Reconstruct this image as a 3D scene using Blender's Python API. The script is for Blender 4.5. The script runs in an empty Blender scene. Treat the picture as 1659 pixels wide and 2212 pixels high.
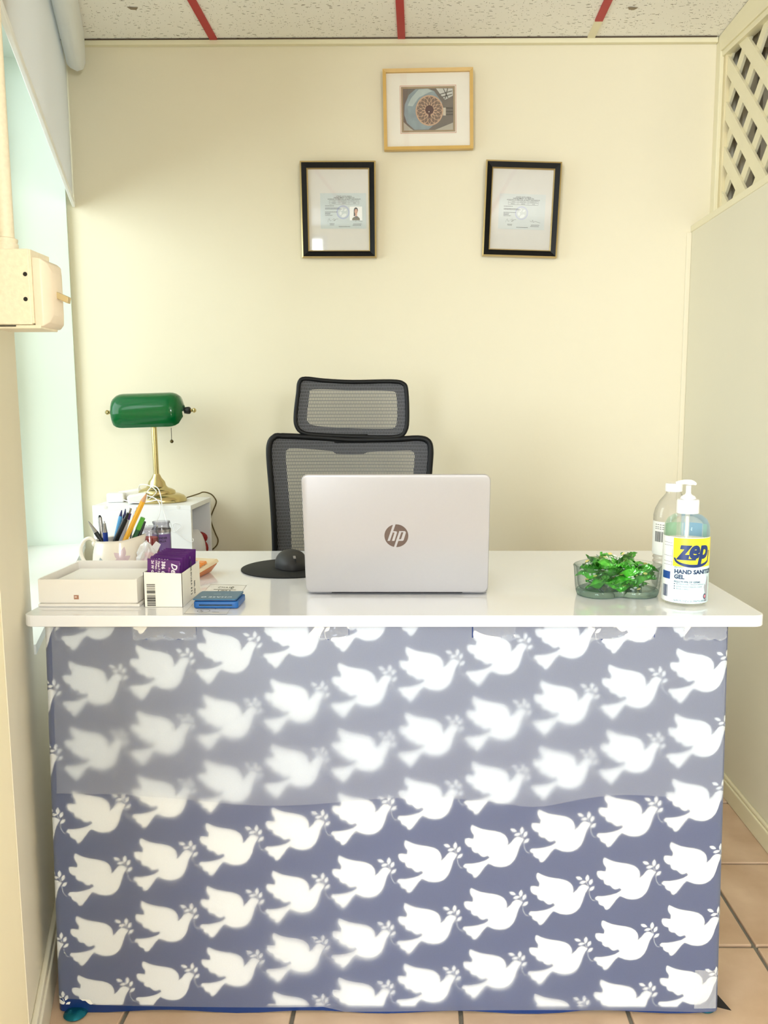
import bpy, bmesh, math, random
from mathutils import Vector, Matrix, Euler
from math import sin, cos, pi, radians, sqrt, atan2, exp
random.seed(7)
S = bpy.context.scene
C = S.collection

# ---------------------------------------------------------------- camera
H = 1.13                      # eye height above the floor (m)
FPX = 1750.0; CX = 893.0; CY = 1106.0
pitch, yaw, roll = radians(7.2), radians(.4), radians(-.1)
Fw = Vector((-sin(yaw)*cos(pitch), cos(yaw)*cos(pitch), -sin(pitch)))
Rt = Vector((cos(yaw), sin(yaw), 0)); Up = Rt.cross(Fw)
Rr = Rt*cos(roll)+Up*sin(roll); Uu = Rr.cross(Fw)
cd = bpy.data.cameras.new('camera'); cam = bpy.data.objects.new('camera', cd); C.objects.link(cam)
cam.matrix_world = Matrix(((Rr.x, Uu.x, -Fw.x, 0), (Rr.y, Uu.y, -Fw.y, 0), (Rr.z, Uu.z, -Fw.z, H), (0, 0, 0, 1)))
cd.sensor_fit = 'VERTICAL'; cd.sensor_height = 36; cd.sensor_width = 27
cd.lens = FPX/2212*36; cd.shift_x = -(CX-829.5)/2212; cd.clip_start = .02
S.camera = cam

# ---------------------------------------------------------------- world, lights, exposure
wd = bpy.data.worlds.new('sky'); S.world = wd; wd.use_nodes = True
wd.node_tree.nodes['Background'].inputs[0].default_value = (.93, .97, 1, 1)
wd.node_tree.nodes['Background'].inputs[1].default_value = 1.0
def area(name, loc, target, sx, sy, power, col, spread=180):
    l = bpy.data.lights.new(name, 'AREA'); l.shape = 'RECTANGLE'; l.size = sx; l.size_y = sy
    l.energy = power; l.color = col; l.spread = radians(spread)
    o = bpy.data.objects.new(name, l); C.objects.link(o); o.location = loc
    o.rotation_euler = (Vector(target)-Vector(loc)).to_track_quat('-Z', 'Y').to_euler(); return o
# daylight through the shop front behind the camera, left of it
area('shopfront_daylight', (-2.1, -4.1, 1.2), (-2.1, 1, 1.2), 2.0, 2.0, 222, (.87, .94, 1))
# daylight at the side window
area('side_window_daylight', (-2.1, 1.55, 1.75), (-.6, 2.35, 1.05), 1.9, 1.8, 46, (.82, .96, 1))
# added fill light behind the camera, brightens ceiling and upper wall
rl = bpy.data.lights.new('fill_light', 'POINT'); rl.energy = 92; rl.color = (.92, .96, 1); rl.shadow_soft_size = .25
ro_ = bpy.data.objects.new('fill_light', rl); C.objects.link(ro_); ro_.location = (.72, -1.0, 1.55)
S.view_settings.view_transform = 'Standard'; S.view_settings.look = 'None'
S.view_settings.gamma = 1; S.view_settings.use_curve_mapping = False
S.view_settings.exposure = .02
S.cycles.use_denoising = True; S.cycles.max_bounces = 12; S.cycles.diffuse_bounces = 6
S.cycles.transparent_max_bounces = 16; S.cycles.transmission_bounces = 10
S.cycles.sample_clamp_indirect = 6

# ---------------------------------------------------------------- helpers
def ray(px, py): return Fw + Rr*((px-CX)/FPX) - Uu*((py-CY)/FPX)
def atY(px, py, Y): d = ray(px, py); return Vector((0, 0, H))+d*(Y/d.y)
def atZ(px, py, Z): d = ray(px, py); return Vector((0, 0, H))+d*((Z-H)/d.z)
def atX(px, py, X): d = ray(px, py); return Vector((0, 0, H))+d*(X/d.x)

def srgb(c):
    c = [v/255 for v in c]
    return tuple(v/12.92 if v <= .04045 else ((v+.055)/1.055)**2.4 for v in c)+(1,)
def nd(nt, t, **k):
    n = nt.nodes.new(t)
    for a, b in k.items(): setattr(n, a, b)
    return n
def base(name):
    m = bpy.data.materials.new(name); m.use_nodes = True
    nt = m.node_tree; return m, nt, nt.nodes['Principled BSDF'], nt.nodes['Material Output']
def mat(name, col, rough=.5, metal=0, spec=.5, var=.04, scale=8, bump=0, bscale=60, coat=0, stretch=None, detail=4):
    """principled surface with fine procedural colour and relief"""
    m, nt, p, out = base(name); L = nt.links.new
    c = srgb(col) if max(col) > 1 else tuple(col)+(1,)
    tc = nd(nt, 'ShaderNodeTexCoord'); mp = nd(nt, 'ShaderNodeMapping')
    if stretch: mp.inputs['Scale'].default_value = stretch
    L(tc.outputs['Object'], mp.inputs[0])
    nz = nd(nt, 'ShaderNodeTexNoise'); nz.inputs['Scale'].default_value = scale; nz.inputs['Detail'].default_value = detail
    L(mp.outputs[0], nz.inputs['Vector'])
    mx = nd(nt, 'ShaderNodeMix', data_type='RGBA')
    mx.inputs['A'].default_value = tuple(max(0, v*(1-var)) for v in c[:3])+(1,)
    mx.inputs['B'].default_value = tuple(min(1, v*(1+var)) for v in c[:3])+(1,)
    L(nz.outputs['Fac'], mx.inputs['Factor']); L(mx.outputs['Result'], p.inputs['Base Color'])
    p.inputs['Roughness'].default_value = rough; p.inputs['Metallic'].default_value = metal
    p.inputs['Specular IOR Level'].default_value = spec; p.inputs['Coat Weight'].default_value = coat
    if bump:
        b = nd(nt, 'ShaderNodeBump'); b.inputs['Strength'].default_value = bump; b.inputs['Distance'].default_value = .002
        n2 = nd(nt, 'ShaderNodeTexNoise'); n2.inputs['Scale'].default_value = bscale; n2.inputs['Detail'].default_value = 5
        L(mp.outputs[0], n2.inputs['Vector']); L(n2.outputs['Fac'], b.inputs['Height']); L(b.outputs[0], p.inputs['Normal'])
    return m
def clear(name, tint=(1, 1, 1), gloss=.12, haze=0, rough=.03, edge=None, floor_=.035):
    """thin clear plastic or glass sheet: see-through, with a real surface reflection"""
    m, nt, p, out = base(name); L = nt.links.new; nt.nodes.remove(p)
    tr = nd(nt, 'ShaderNodeBsdfTransparent'); tr.inputs[0].default_value = tuple(tint)+(1,)
    gl = nd(nt, 'ShaderNodeBsdfGlossy'); gl.inputs['Roughness'].default_value = rough
    fr = nd(nt, 'ShaderNodeLayerWeight'); fr.inputs[0].default_value = .5
    pw = nd(nt, 'ShaderNodeMath', operation='POWER'); pw.inputs[1].default_value = 4; L(fr.outputs['Facing'], pw.inputs[0])
    ma = nd(nt, 'ShaderNodeMath', operation='MULTIPLY_ADD'); ma.inputs[1].default_value = gloss*3.2; ma.inputs[2].default_value = floor_; ma.use_clamp = True; L(pw.outputs[0], ma.inputs[0])
    if edge:      # longer path through the wall at grazing angles: deeper tint
        p2 = nd(nt, 'ShaderNodeMath', operation='POWER'); p2.inputs[1].default_value = 2.5; L(fr.outputs['Facing'], p2.inputs[0])
        ec_ = nd(nt, 'ShaderNodeMix', data_type='RGBA'); ec_.inputs['A'].default_value = tuple(tint)+(1,); ec_.inputs['B'].default_value = tuple(edge)+(1,)
        L(p2.outputs[0], ec_.inputs['Factor']); L(ec_.outputs['Result'], tr.inputs[0])
    mx = nd(nt, 'ShaderNodeMixShader'); L(ma.outputs[0], mx.inputs[0]); L(tr.outputs[0], mx.inputs[1]); L(gl.outputs[0], mx.inputs[2])
    o = mx
    if haze:
        df = nd(nt, 'ShaderNodeBsdfDiffuse'); df.inputs[0].default_value = (.9, .92, .92, 1)
        m2 = nd(nt, 'ShaderNodeMixShader'); m2.inputs[0].default_value = haze
        L(mx.outputs[0], m2.inputs[1]); L(df.outputs[0], m2.inputs[2]); o = m2
    L(o.outputs[0], out.inputs[0]); return m
def glass(name, col=(1, 1, 1), ior=1.45, rough=0, through=.3):
    m, nt, p, out = base(name); L = nt.links.new; nt.nodes.remove(p)
    g = nd(nt, 'ShaderNodeBsdfGlass'); g.inputs['Color'].default_value = tuple(col)+(1,); g.inputs['IOR'].default_value = ior; g.inputs['Roughness'].default_value = rough
    tr = nd(nt, 'ShaderNodeBsdfTransparent'); tr.inputs[0].default_value = tuple(col)+(1,)
    mx = nd(nt, 'ShaderNodeMixShader'); mx.inputs[0].default_value = through
    L(g.outputs[0], mx.inputs[1]); L(tr.outputs[0], mx.inputs[2]); L(mx.outputs[0], out.inputs[0]); return m

def film_mat(name, tr, tl, df, col=(.87, .905, .965)):
    """milky tissue-like film: part see-through, part light-scattering"""
    m, nt, p, out = base(name); L = nt.links.new; nt.nodes.remove(p)
    T_ = nd(nt, 'ShaderNodeBsdfTransparent'); U_ = nd(nt, 'ShaderNodeBsdfTranslucent'); D_ = nd(nt, 'ShaderNodeBsdfDiffuse'); G_ = nd(nt, 'ShaderNodeBsdfGlossy')
    for n in (U_, D_): n.inputs[0].default_value = tuple(col)+(1,)
    tc = nd(nt, 'ShaderNodeTexCoord'); nz = nd(nt, 'ShaderNodeTexNoise'); nz.inputs['Scale'].default_value = 500; L(tc.outputs['Object'], nz.inputs['Vector'])
    r = nd(nt, 'ShaderNodeMapRange'); r.inputs['To Min'].default_value = tl/(tl+tr)-.03; r.inputs['To Max'].default_value = tl/(tl+tr)+.03; L(nz.outputs['Fac'], r.inputs['Value'])
    G_.inputs['Roughness'].default_value = .32
    a = nd(nt, 'ShaderNodeMixShader'); L(r.outputs[0], a.inputs[0]); L(T_.outputs[0], a.inputs[1]); L(U_.outputs[0], a.inputs[2])
    b = nd(nt, 'ShaderNodeMixShader'); b.inputs[0].default_value = df; L(a.outputs[0], b.inputs[1]); L(D_.outputs[0], b.inputs[2])
    g = nd(nt, 'ShaderNodeMixShader'); g.inputs[0].default_value = .05; L(b.outputs[0], g.inputs[1]); L(G_.outputs[0], g.inputs[2])
    L(g.outputs[0], out.inputs[0]); return m
class MB:
    def __init__(s, off=(0, 0, 0)): s.v = []; s.f = []; s.off = Vector(off)
    def add(s, vs, fs):
        n = len(s.v); s.v += [tuple(Vector(v)-s.off) for v in vs]; s.f += [tuple(i+n for i in f) for f in fs]; return s
    def box(s, x0, x1, y0, y1, z0, z1):
        return s.add([(x0,y0,z0),(x1,y0,z0),(x1,y1,z0),(x0,y1,z0),(x0,y0,z1),(x1,y0,z1),(x1,y1,z1),(x0,y1,z1)],
                     [(0,3,2,1),(4,5,6,7),(0,1,5,4),(1,2,6,5),(2,3,7,6),(3,0,4,7)])
    def hexa(s, p):   # eight corners, bottom four then top four
        return s.add(p, [(0,3,2,1),(4,5,6,7),(0,1,5,4),(1,2,6,5),(2,3,7,6),(3,0,4,7)])
    def prism(s, pts, d):   # extrude a planar loop by vector d
        n = len(pts); d = Vector(d); P = [Vector(p) for p in pts]
        return s.add(P+[p+d for p in P], [tuple(range(n))[::-1], tuple(range(n, 2*n))]+[(i, (i+1) % n, (i+1) % n+n, i+n) for i in range(n)])
    def lathe(s, prof, c=(0, 0, 0), n=32, sy=1, axis='Z', cap=True):
        vs = []; fs = []; c = Vector(c)
        for r, z in prof:
            for k in range(n):
                a = 2*pi*k/n; p = (r*cos(a), r*sin(a)*sy, z)
                if axis == 'X': p = (z, r*cos(a), r*sin(a))
                if axis == 'Y': p = (r*cos(a), z, r*sin(a))
                vs.append(c+Vector(p))
        m = len(prof)
        for i in range(m-1):
            for k in range(n):
                fs.append((i*n+k, i*n+(k+1) % n, (i+1)*n+(k+1) % n, (i+1)*n+k))
        if cap: fs += [tuple(range(n))[::-1], tuple(range((m-1)*n, m*n))]
        return s.add(vs, fs)
    def tube(s, pts, r, n=8, close=False):
        P = [Vector(p) for p in pts]; m = len(P); vs = []; fs = []
        rr = r if isinstance(r, (list, tuple)) else [r]*m
        up = None
        for i in range(m):
            a = P[(i-1) % m] if (i or close) else P[i]; b = P[(i+1) % m] if (i < m-1 or close) else P[i]
            t = (b-a).normalized()
            if up is None: up = t.orthogonal().normalized()
            up = (up-t*up.dot(t)).normalized(); w = t.cross(up)
            for k in range(n):
                q = 2*pi*k/n; vs.append(P[i]+(up*cos(q)+w*sin(q))*rr[i])
        for i in range(m if close else m-1):
            j = (i+1) % m
            for k in range(n): fs.append((i*n+k, i*n+(k+1) % n, j*n+(k+1) % n, j*n+k))
        if not close: fs += [tuple(range(n))[::-1], tuple(range((m-1)*n, m*n))]
        return s.add(vs, fs)
    def ball(s, c, r, n=12, sc=(1, 1, 1)):
        pr = [(max(1e-4, r*sin(pi*i/n)), -r*cos(pi*i/n)) for i in range(n+1)]
        m = MB().lathe(pr, n=2*n); return s.add([Vector(c)+Vector((v[0]*sc[0], v[1]*sc[1], v[2]*sc[2])) for v in m.v], m.f)
def spline(pts, k=6, close=False):
    P = [Vector(p) for p in pts]; n = len(P); out = []
    for i in range(n if close else n-1):
        g = lambda j: P[j % n] if close else P[max(0, min(n-1, j))]
        a, b, c, d = g(i-1), g(i), g(i+1), g(i+2)
        for j in range(k):
            t = j/k; out.append(.5*((2*b)+(c-a)*t+(2*a-5*b+4*c-d)*t*t+(3*b-a-3*c+d)*t**3))
    if not close: out.append(P[-1])
    return out
def rrect(x0, x1, z0, z1, r, n=5):
    o = []
    for cx, cz, a0 in ((x1-r, z0+r, -pi/2), (x1-r, z1-r, 0), (x0+r, z1-r, pi/2), (x0+r, z0+r, pi)):
        for i in range(n+1):
            a = a0+pi/2*i/n; o.append((cx+r*cos(a), cz+r*sin(a)))
    return o
def tag(o, label=None, cat=None, group=None, kind=None):
    if label: o['label'] = label
    if cat: o['category'] = cat
    if group: o['group'] = group
    if kind: o['kind'] = kind
    return o
def obj(name, mb, m, parent=None, smooth=False, bevel=0, seg=2, loc=None, label=None, sub=0):
    if isinstance(mb, bpy.types.Mesh): me = mb
    else:
        me = bpy.data.meshes.new(name); me.from_pydata([tuple(v) for v in mb.v], [], mb.f); me.update()
        bm = bmesh.new(); bm.from_mesh(me); bmesh.ops.recalc_face_normals(bm, faces=bm.faces)
        if bevel: bmesh.ops.bevel(bm, geom=[e for e in bm.edges if e.is_manifold and e.calc_face_angle(0) > .5], offset=bevel, segments=seg, affect='EDGES', profile=.5)
        bm.to_mesh(me); bm.free()
    if m and not me.materials: me.materials.append(m)
    if smooth:
        me.shade_smooth()
        me.set_sharp_from_angle(angle=radians(smooth if smooth > 1 else 40))
    o = bpy.data.objects.new(name, me); C.objects.link(o)
    if parent: o.parent = parent
    if loc is not None: o.location = loc
    if sub:
        q = o.modifiers.new('sub', 'SUBSURF'); q.levels = q.render_levels = sub
    if label: o['label'] = label
    return o
def thing(name, label, cat, loc=(0, 0, 0), rot=(0, 0, 0), group=None):
    o = bpy.data.objects.new(name, None); C.objects.link(o); o.location = loc; o.rotation_euler = rot
    o.empty_display_size = .03
    return tag(o, label, cat, group)
def struct(name, mb, m, parent=None, **k):
    o = obj(name, mb, m, parent, **k)
    if not parent: o['kind'] = 'structure'
    return o
def dup(root, loc, rot, label=None, group=None):
    r = root.copy(); C.objects.link(r); r.location = loc; r.rotation_euler = rot
    if label: r['label'] = label
    if group: r['group'] = group
    for ch in list(root.children):
        c = ch.copy(); C.objects.link(c); c.parent = r
        for g in list(ch.children):
            d = g.copy(); C.objects.link(d); d.parent = c
    return r
_tc = {}
def text_bm(s, size, bold=0, shear=0, sx=1, res=3, align='CENTER', space=1):
    key = (s, size, bold, shear, sx, res, align, space)
    cu = bpy.data.curves.new('t', 'FONT'); cu.body = s; cu.size = size; cu.align_x = align; cu.align_y = 'CENTER'
    cu.offset = bold; cu.shear = shear; cu.resolution_u = res; cu.space_character = space
    o = bpy.data.objects.new('t', cu); C.objects.link(o)
    dg = bpy.context.evaluated_depsgraph_get(); me = o.evaluated_get(dg).to_mesh()
    bm = bmesh.new(); bm.from_mesh(me)
    for v in bm.verts: v.co.x *= sx
    o.evaluated_get(dg).to_mesh_clear(); bpy.data.objects.remove(o); bpy.data.curves.remove(cu)
    return bm
def text_mb(mb, s, size, fn, **k):
    slices = k.pop('slices', None); bm = text_bm(s, size, **k)
    if slices:
        for x in slices: bmesh.ops.bisect_plane(bm, geom=bm.verts[:]+bm.edges[:]+bm.faces[:], plane_co=(x, 0, 0), plane_no=(1, 0, 0))
    bm.verts.index_update()
    mb.add([fn(v.co.x, v.co.y) for v in bm.verts], [[v.index for v in f.verts] for f in bm.faces]); bm.free()
def poly_mb(mb, pts, fn, slices=None):
    bm = bmesh.new(); f = bm.faces.new([bm.verts.new((x, y, 0)) for x, y in pts])
    bmesh.ops.triangulate(bm, faces=bm.faces[:])
    for x in (slices or []): bmesh.ops.bisect_plane(bm, geom=bm.verts[:]+bm.edges[:]+bm.faces[:], plane_co=(x, 0, 0), plane_no=(1, 0, 0))
    bm.verts.index_update()
    mb.add([fn(v.co.x, v.co.y) for v in bm.verts], [[v.index for v in g.verts] for g in bm.faces]); bm.free()
def ell(cx, cy, a, b, rot=0, n=16):
    return [(cx+a*cos(t)*cos(rot)-b*sin(t)*sin(rot), cy+a*cos(t)*sin(rot)+b*sin(t)*cos(rot)) for t in [2*pi*i/n for i in range(n)]]
def leaf(cx, cy, a, b, rot, n=6):
    o = []
    for i in range(2*n):
        t = i/n
        x = -a+2*a*t if t < 1 else a-2*a*(t-1); y = b*sin(pi*(t % 1 if t != 1 else 0))*(1 if t < 1 else -1)
        o.append((cx+x*cos(rot)-y*sin(rot), cy+x*sin(rot)+y*cos(rot)))
    return o

# ---------------------------------------------------------------- materials
M_wall = mat('cream_wall_paint', (230, 222, 198), rough=.6, var=.02, scale=3, bump=.25, bscale=45, spec=.3)
M_wallr = mat('pale_wall_paint', (226, 221, 200), rough=.6, var=.02, scale=3, bump=.15, bscale=45, spec=.3)
M_walll = mat('window_wall_paint', (236, 229, 208), rough=.55, var=.05, scale=5, bump=.5, bscale=14, stretch=(1, 1, .25), spec=.3)
M_reveal = mat('reveal_paint', (226, 238, 228), rough=.55, var=.02, scale=3, bump=.3, bscale=12, stretch=(1, 1, .3), spec=.3)
M_trim = mat('cream_trim_paint', (232, 225, 194), rough=.45, var=.03, scale=9, bump=.15, bscale=40)
M_latt = mat('lattice_paint', (232, 225, 194), rough=.5, var=.03, scale=14, bump=.2, bscale=60)
M_white = mat('white_laminate', (244, 245, 246), rough=.35, var=.01)
M_top = mat('glossy_white_tabletop', (234, 236, 242), rough=.07, var=.01, coat=.3, spec=.6)
M_red = mat('red_painted_grid', (178, 30, 38), rough=.45, var=.08, scale=20)
M_blackp = mat('black_plastic', (22, 23, 25), rough=.4, var=.1)
M_dark = mat('near_black', (12, 12, 13), rough=.6)
M_paperw = mat('white_paper', (235, 233, 228), rough=.7, var=.015, scale=12)
M_ink = mat('grey_black_ink', (62, 62, 66), rough=.7)
M_inkb = mat('black_ink', (30, 30, 34), rough=.7)
M_brass = mat('worn_brass', (206, 190, 138), rough=.22, metal=1, var=.15, scale=25)
M_teal = mat('teal_foil', (14, 104, 124), rough=.2, metal=.7, var=.2, scale=60, bump=.5, bscale=80)

def tile_mat():
    m, nt, p, out = base('terracotta_tile'); L = nt.links.new
    tc = nd(nt, 'ShaderNodeTexCoord'); oi = nd(nt, 'ShaderNodeObjectInfo')
    nz = nd(nt, 'ShaderNodeTexNoise'); nz.inputs['Scale'].default_value = 7; nz.inputs['Detail'].default_value = 8
    ad = nd(nt, 'ShaderNodeVectorMath'); L(tc.outputs['Object'], ad.inputs[0]); L(oi.outputs['Location'], ad.inputs[1]); L(ad.outputs[0], nz.inputs['Vector'])
    cr = nd(nt, 'ShaderNodeValToRGB'); e = cr.color_ramp.elements
    e[0].position = .3; e[0].color = srgb((186, 156, 128)); e[1].position = .72; e[1].color = srgb((214, 188, 162))
    L(nz.outputs['Fac'], cr.inputs[0]); L(cr.outputs[0], p.inputs['Base Color']); p.inputs['Roughness'].default_value = .42
    b = nd(nt, 'ShaderNodeBump'); b.inputs['Strength'].default_value = .15; n2 = nd(nt, 'ShaderNodeTexNoise'); n2.inputs['Scale'].default_value = 90
    L(ad.outputs[0], n2.inputs['Vector']); L(n2.outputs['Fac'], b.inputs['Height']); L(b.outputs[0], p.inputs['Normal']); return m
M_tile = tile_mat()
M_grout = mat('grey_grout', (120, 116, 106), rough=.9, var=.2, scale=60, bump=.6, bscale=200)

def acoustic_mat():
    """mineral-fibre ceiling tile: short worm-like fissures"""
    m, nt, p, out = base('fissured_ceiling_tile'); L = nt.links.new
    tc = nd(nt, 'ShaderNodeTexCoord'); oi = nd(nt, 'ShaderNodeObjectInfo'); ad = nd(nt, 'ShaderNodeVectorMath')
    L(tc.outputs['Object'], ad.inputs[0]); L(oi.outputs['Location'], ad.inputs[1])
    wz = nd(nt, 'ShaderNodeTexNoise'); wz.inputs['Scale'].default_value = 5; L(ad.outputs[0], wz.inputs['Vector'])
    sc = nd(nt, 'ShaderNodeVectorMath', operation='MULTIPLY_ADD'); sc.inputs[1].default_value = (.06, .06, 0)
    L(wz.outputs['Color'], sc.inputs[0]); L(ad.outputs[0], sc.inputs[2])
    def crack(scx, scy, scale, lo, hi):
        mp = nd(nt, 'ShaderNodeMapping'); mp.inputs['Scale'].default_value = (scx, scy, 1); L(sc.outputs[0], mp.inputs[0])
        v = nd(nt, 'ShaderNodeTexVoronoi'); v.inputs['Scale'].default_value = scale; v.inputs['Randomness'].default_value = 1; L(mp.outputs[0], v.inputs['Vector'])
        r = nd(nt, 'ShaderNodeMapRange'); r.inputs['From Min'].default_value = lo; r.inputs['From Max'].default_value = hi
        r.inputs['To Min'].default_value = 1; r.inputs['To Max'].default_value = 0; L(v.outputs['Distance'], r.inputs['Value'])
        sp = nd(nt, 'ShaderNodeSeparateColor'); L(v.outputs['Color'], sp.inputs[0])
        g = nd(nt, 'ShaderNodeMath', operation='GREATER_THAN'); g.inputs[1].default_value = .35; L(sp.outputs[0], g.inputs[0])
        q = nd(nt, 'ShaderNodeMath', operation='MULTIPLY'); L(r.outputs[0], q.inputs[0]); L(g.outputs[0], q.inputs[1]); return q
    a = crack(.5, 2.2, 60, .15, .2); b2 = crack(1.2, 1.0, 120, .13, .2)
    mx = nd(nt, 'ShaderNodeMath', operation='MAXIMUM'); L(a.outputs[0], mx.inputs[0]); L(b2.outputs[0], mx.inputs[1])
    mc = nd(nt, 'ShaderNodeMix', data_type='RGBA'); mc.inputs['A'].default_value = srgb((246, 243, 236)); mc.inputs['B'].default_value = srgb((120, 110, 92))
    L(mx.outputs[0], mc.inputs['Factor']); L(mc.outputs['Result'], p.inputs['Base Color']); p.inputs['Roughness'].default_value = .9
    b = nd(nt, 'ShaderNodeBump'); b.invert = True; b.inputs['Strength'].default_value = .6; b.inputs['Distance'].default_value = .002
    L(mx.outputs[0], b.inputs['Height']); L(b.outputs[0], p.inputs['Normal']); return m
M_ceil = acoustic_mat()

# ================================================================ THE ROOM
W = 2.79; ZC = 2.314; XR = .905
def wx(y): return -1.17+.33*(W-y)          # inner face of the angled window wall
dw = Vector((-.33, 1, 0)).normalized(); nw = Vector((-1, -.33, 0)).normalized()   # along it, and outwards
# floor: grout bed with single tiles
fl = struct('floor', MB().box(-3.4, 3, -4.4, 3.1, -.08, -.006), M_grout)
gx0, gy0, P_ = .711, 1.594, .3165
tm = MB().box(-.154, .154, -.154, .154, -.01, 0)
tme = None
for i in range(-7, 5):
    for j in range(-7, 5):
        x = gx0-P_/2+P_*(i-0); y = gy0+P_/2+P_*j
        if x < -2.4 or x > 1.6 or y > W+.1 or y < -.6: continue
        if tme is None:
            o = obj('floor_tile', tm, M_tile, fl, bevel=.0025, loc=(x, y, 0)); tme = o.data
        else: o = obj('floor_tile', tme, M_tile, fl, loc=(x, y, 0))
        o.rotation_euler = (radians(random.uniform(-.12, .12)), radians(random.uniform(-.12, .12)), 0)
# ceiling: slab, acoustic tiles, painted grid bars
ce = struct('ceiling', MB().box(-3.4, 3, -4.4, 3.1, ZC+.03, ZC+.1), M_white)
bars = [-1.265, -.660, -.055, .553, 1.16]
ctm = None
for i in range(4):
    xa, xb = bars[i]+.006, bars[i+1]-.006
    if i == 0: xa = -1.55
    for j, (ya, yb) in enumerate(((1.58, 2.785), (.36, 1.57), (-.86, .35), (-2.1, -.87))):
        o = obj('ceiling_tile', MB(((xa+xb)/2, (ya+yb)/2, ZC)).box(xa, xb, ya, yb, ZC+.002, ZC+.018), M_ceil, ce, loc=((xa+xb)/2, (ya+yb)/2, ZC), bevel=.001)
for x in bars[1:4]:
    y1 = 2.66 if x == .553 else 2.785
    obj('grid_bar', MB((x, 1, ZC)).box(x-.012, x+.012, -2.1, y1, ZC-.003, ZC+.004), M_red, ce, loc=(x, 1, ZC), label='red painted ceiling grid bar')
obj('grid_bar', MB((.553, 2.72, ZC)).box(.541, .565, 2.66, 2.785, ZC-.003, ZC+.004), M_trim, ce, loc=(.553, 2.72, ZC), label='unpainted cream end of the grid bar')
obj('edge_angle', MB().box(-1.2, .96, 2.772, 2.789, ZC-.016, ZC-.001), M_trim, ce)
obj('shadow_gap', MB().box(-1.2, .955, 2.769, 2.772, ZC-.0019, ZC+.001), mat('gap_shade_brown', (84, 68, 52), rough=.9), ce)  # dark strip whose brown stands in for the shade between angle and tiles
# small torn spots in the tiles
sc_ = MB()
for px, py, a in ((287, 18, .016), (1367, 18, .016)):
    c = atZ(px, py, ZC-.0006); sc_.add([c+Vector((-a, -.006, .0008)), c+Vector((a, -.002, .0008)), c+Vector((a*.4, .012, .0008)), c+Vector((-a*.6, .010, .0008))], [(0, 1, 2, 3)])
obj('torn_spot', sc_, mat('bare_fibre', (150, 135, 112), rough=.9), ce)
# back wall
struct('wall_back', MB().box(-1.5, 1.6, W, W+.1, 0, ZC+.03), M_wall)
# angled window wall: pier below and beside the window opening
def wpt(y, z, out=0): return Vector((wx(y), y, z))+nw*out
YA, YB, ZS = 1.545, 2.765, .672         # opening near edge, far edge, sill height
def slab(y0, y1, z0, z1, th, inset=0):
    a, b = wpt(y0, 0, inset), wpt(y1, 0, inset); c, d = a+nw*th, b+nw*th
    return [(a.x, a.y, z0), (b.x, b.y, z0), (d.x, d.y, z0), (c.x, c.y, z0), (a.x, a.y, z1), (b.x, b.y, z1), (d.x, d.y, z1), (c.x, c.y, z1)]
wl = MB()
wl.hexa(slab(YA, 2.80, 0, ZS-.001, .22)); wl.hexa(slab(1.25, YA, 0, ZC+.03, .22))
struct('wall_left', wl, M_walll)
struct('trim_1', MB().hexa(slab(YB, 3.1, ZS, ZC+.03, .40)), M_reveal)                      # far side of the window recess
struct('trim_2', MB().hexa(slab(YA, YB+.02, ZS-.02, ZS, .24, -.004)), mat('sill_paint', (240, 242, 238), rough=.35, var=.02))
struct('trim_3', MB().hexa(slab(YA, YB, 2.24, ZC+.03, .24)), M_reveal)
# window with glazing bars at the outer face
wi = thing('window_1', None, None, tuple(wpt(2.2, ZS, .2))); wi['kind'] = 'structure'; wo = Vector(wi.location)
fr = MB(wo)
for y0, y1, z0, z1 in ((YA, YA+.05, ZS, 2.24), (YB-.05, YB, ZS, 2.24), (YA+.05, YB-.05, ZS, ZS+.05), (YA+.05, YB-.05, 2.19, 2.24), (2.16, 2.20, ZS+.05, 2.19)):
    fr.hexa(slab(y0, y1, z0, z1, .03, .19))
obj('window_frame', fr, M_white, wi)
for y0, y1 in ((YA+.05, 2.16), (2.20, YB-.05)):
    obj('pane', MB(wo).hexa(slab(y0, y1, ZS+.05, 2.19, .004, .203)), clear('window_glass', gloss=.1), wi)
# near pier
struct('wall_left_near', MB().box(-1.0, wx(1.25), -.0+.3, 1.25, 0, ZC+.03), mat('cream_pier_paint', (243, 233, 200), rough=.55, var=.03, scale=4, bump=.4, bscale=16, stretch=(1, 1, .3)), bevel=.004, seg=3)
# baseboards
bl = MB(); bl.hexa(slab(1.25, 2.77, 0, .088, -.010)); bl.hexa(slab(1.25, 2.77, .0, .070, -.014))
struct('baseboard_left', bl, mat('baseboard_paint_left', (226, 219, 198), rough=.4, var=.05), bevel=.003)
br = MB().box(XR-.014, XR, -2, W, .0, .052); br.box(XR-.009, XR, -2, W, .052, .062)
struct('baseboard_right', br, M_trim, bevel=.003)
# right wall: thick lower part with a ledge, lattice above
ZL = 1.712
struct('wall_right', MB().box(XR, XR+.12, -4.2, W, 0, ZL), M_wallr)
struct('trim_4', MB().box(XR-.003, 1.03, -.5, W-.001, ZL, ZL+.021), M_trim, bevel=.003)
struct('trim_5', MB().box(.889, .905, W-.006, W, 0, ZL), M_wall, bevel=.002)                # corner bead strip
struct('trim_6', MB().box(.962, .975, 2.752, W, ZL+.021, ZC), M_trim, bevel=.002)             # flat post by the corner
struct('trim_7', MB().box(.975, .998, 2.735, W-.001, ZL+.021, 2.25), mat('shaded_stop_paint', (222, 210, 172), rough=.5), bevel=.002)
hd = MB().hexa([(.962, 1.0, 2.12), (1.0, 1.0, 2.12), (1.0, 2.752, 2.262), (.962, 2.752, 2.262), (.962, 1.0, ZC), (1.0, 1.0, ZC), (1.0, 2.752, ZC), (.962, 2.752, ZC)])
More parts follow.
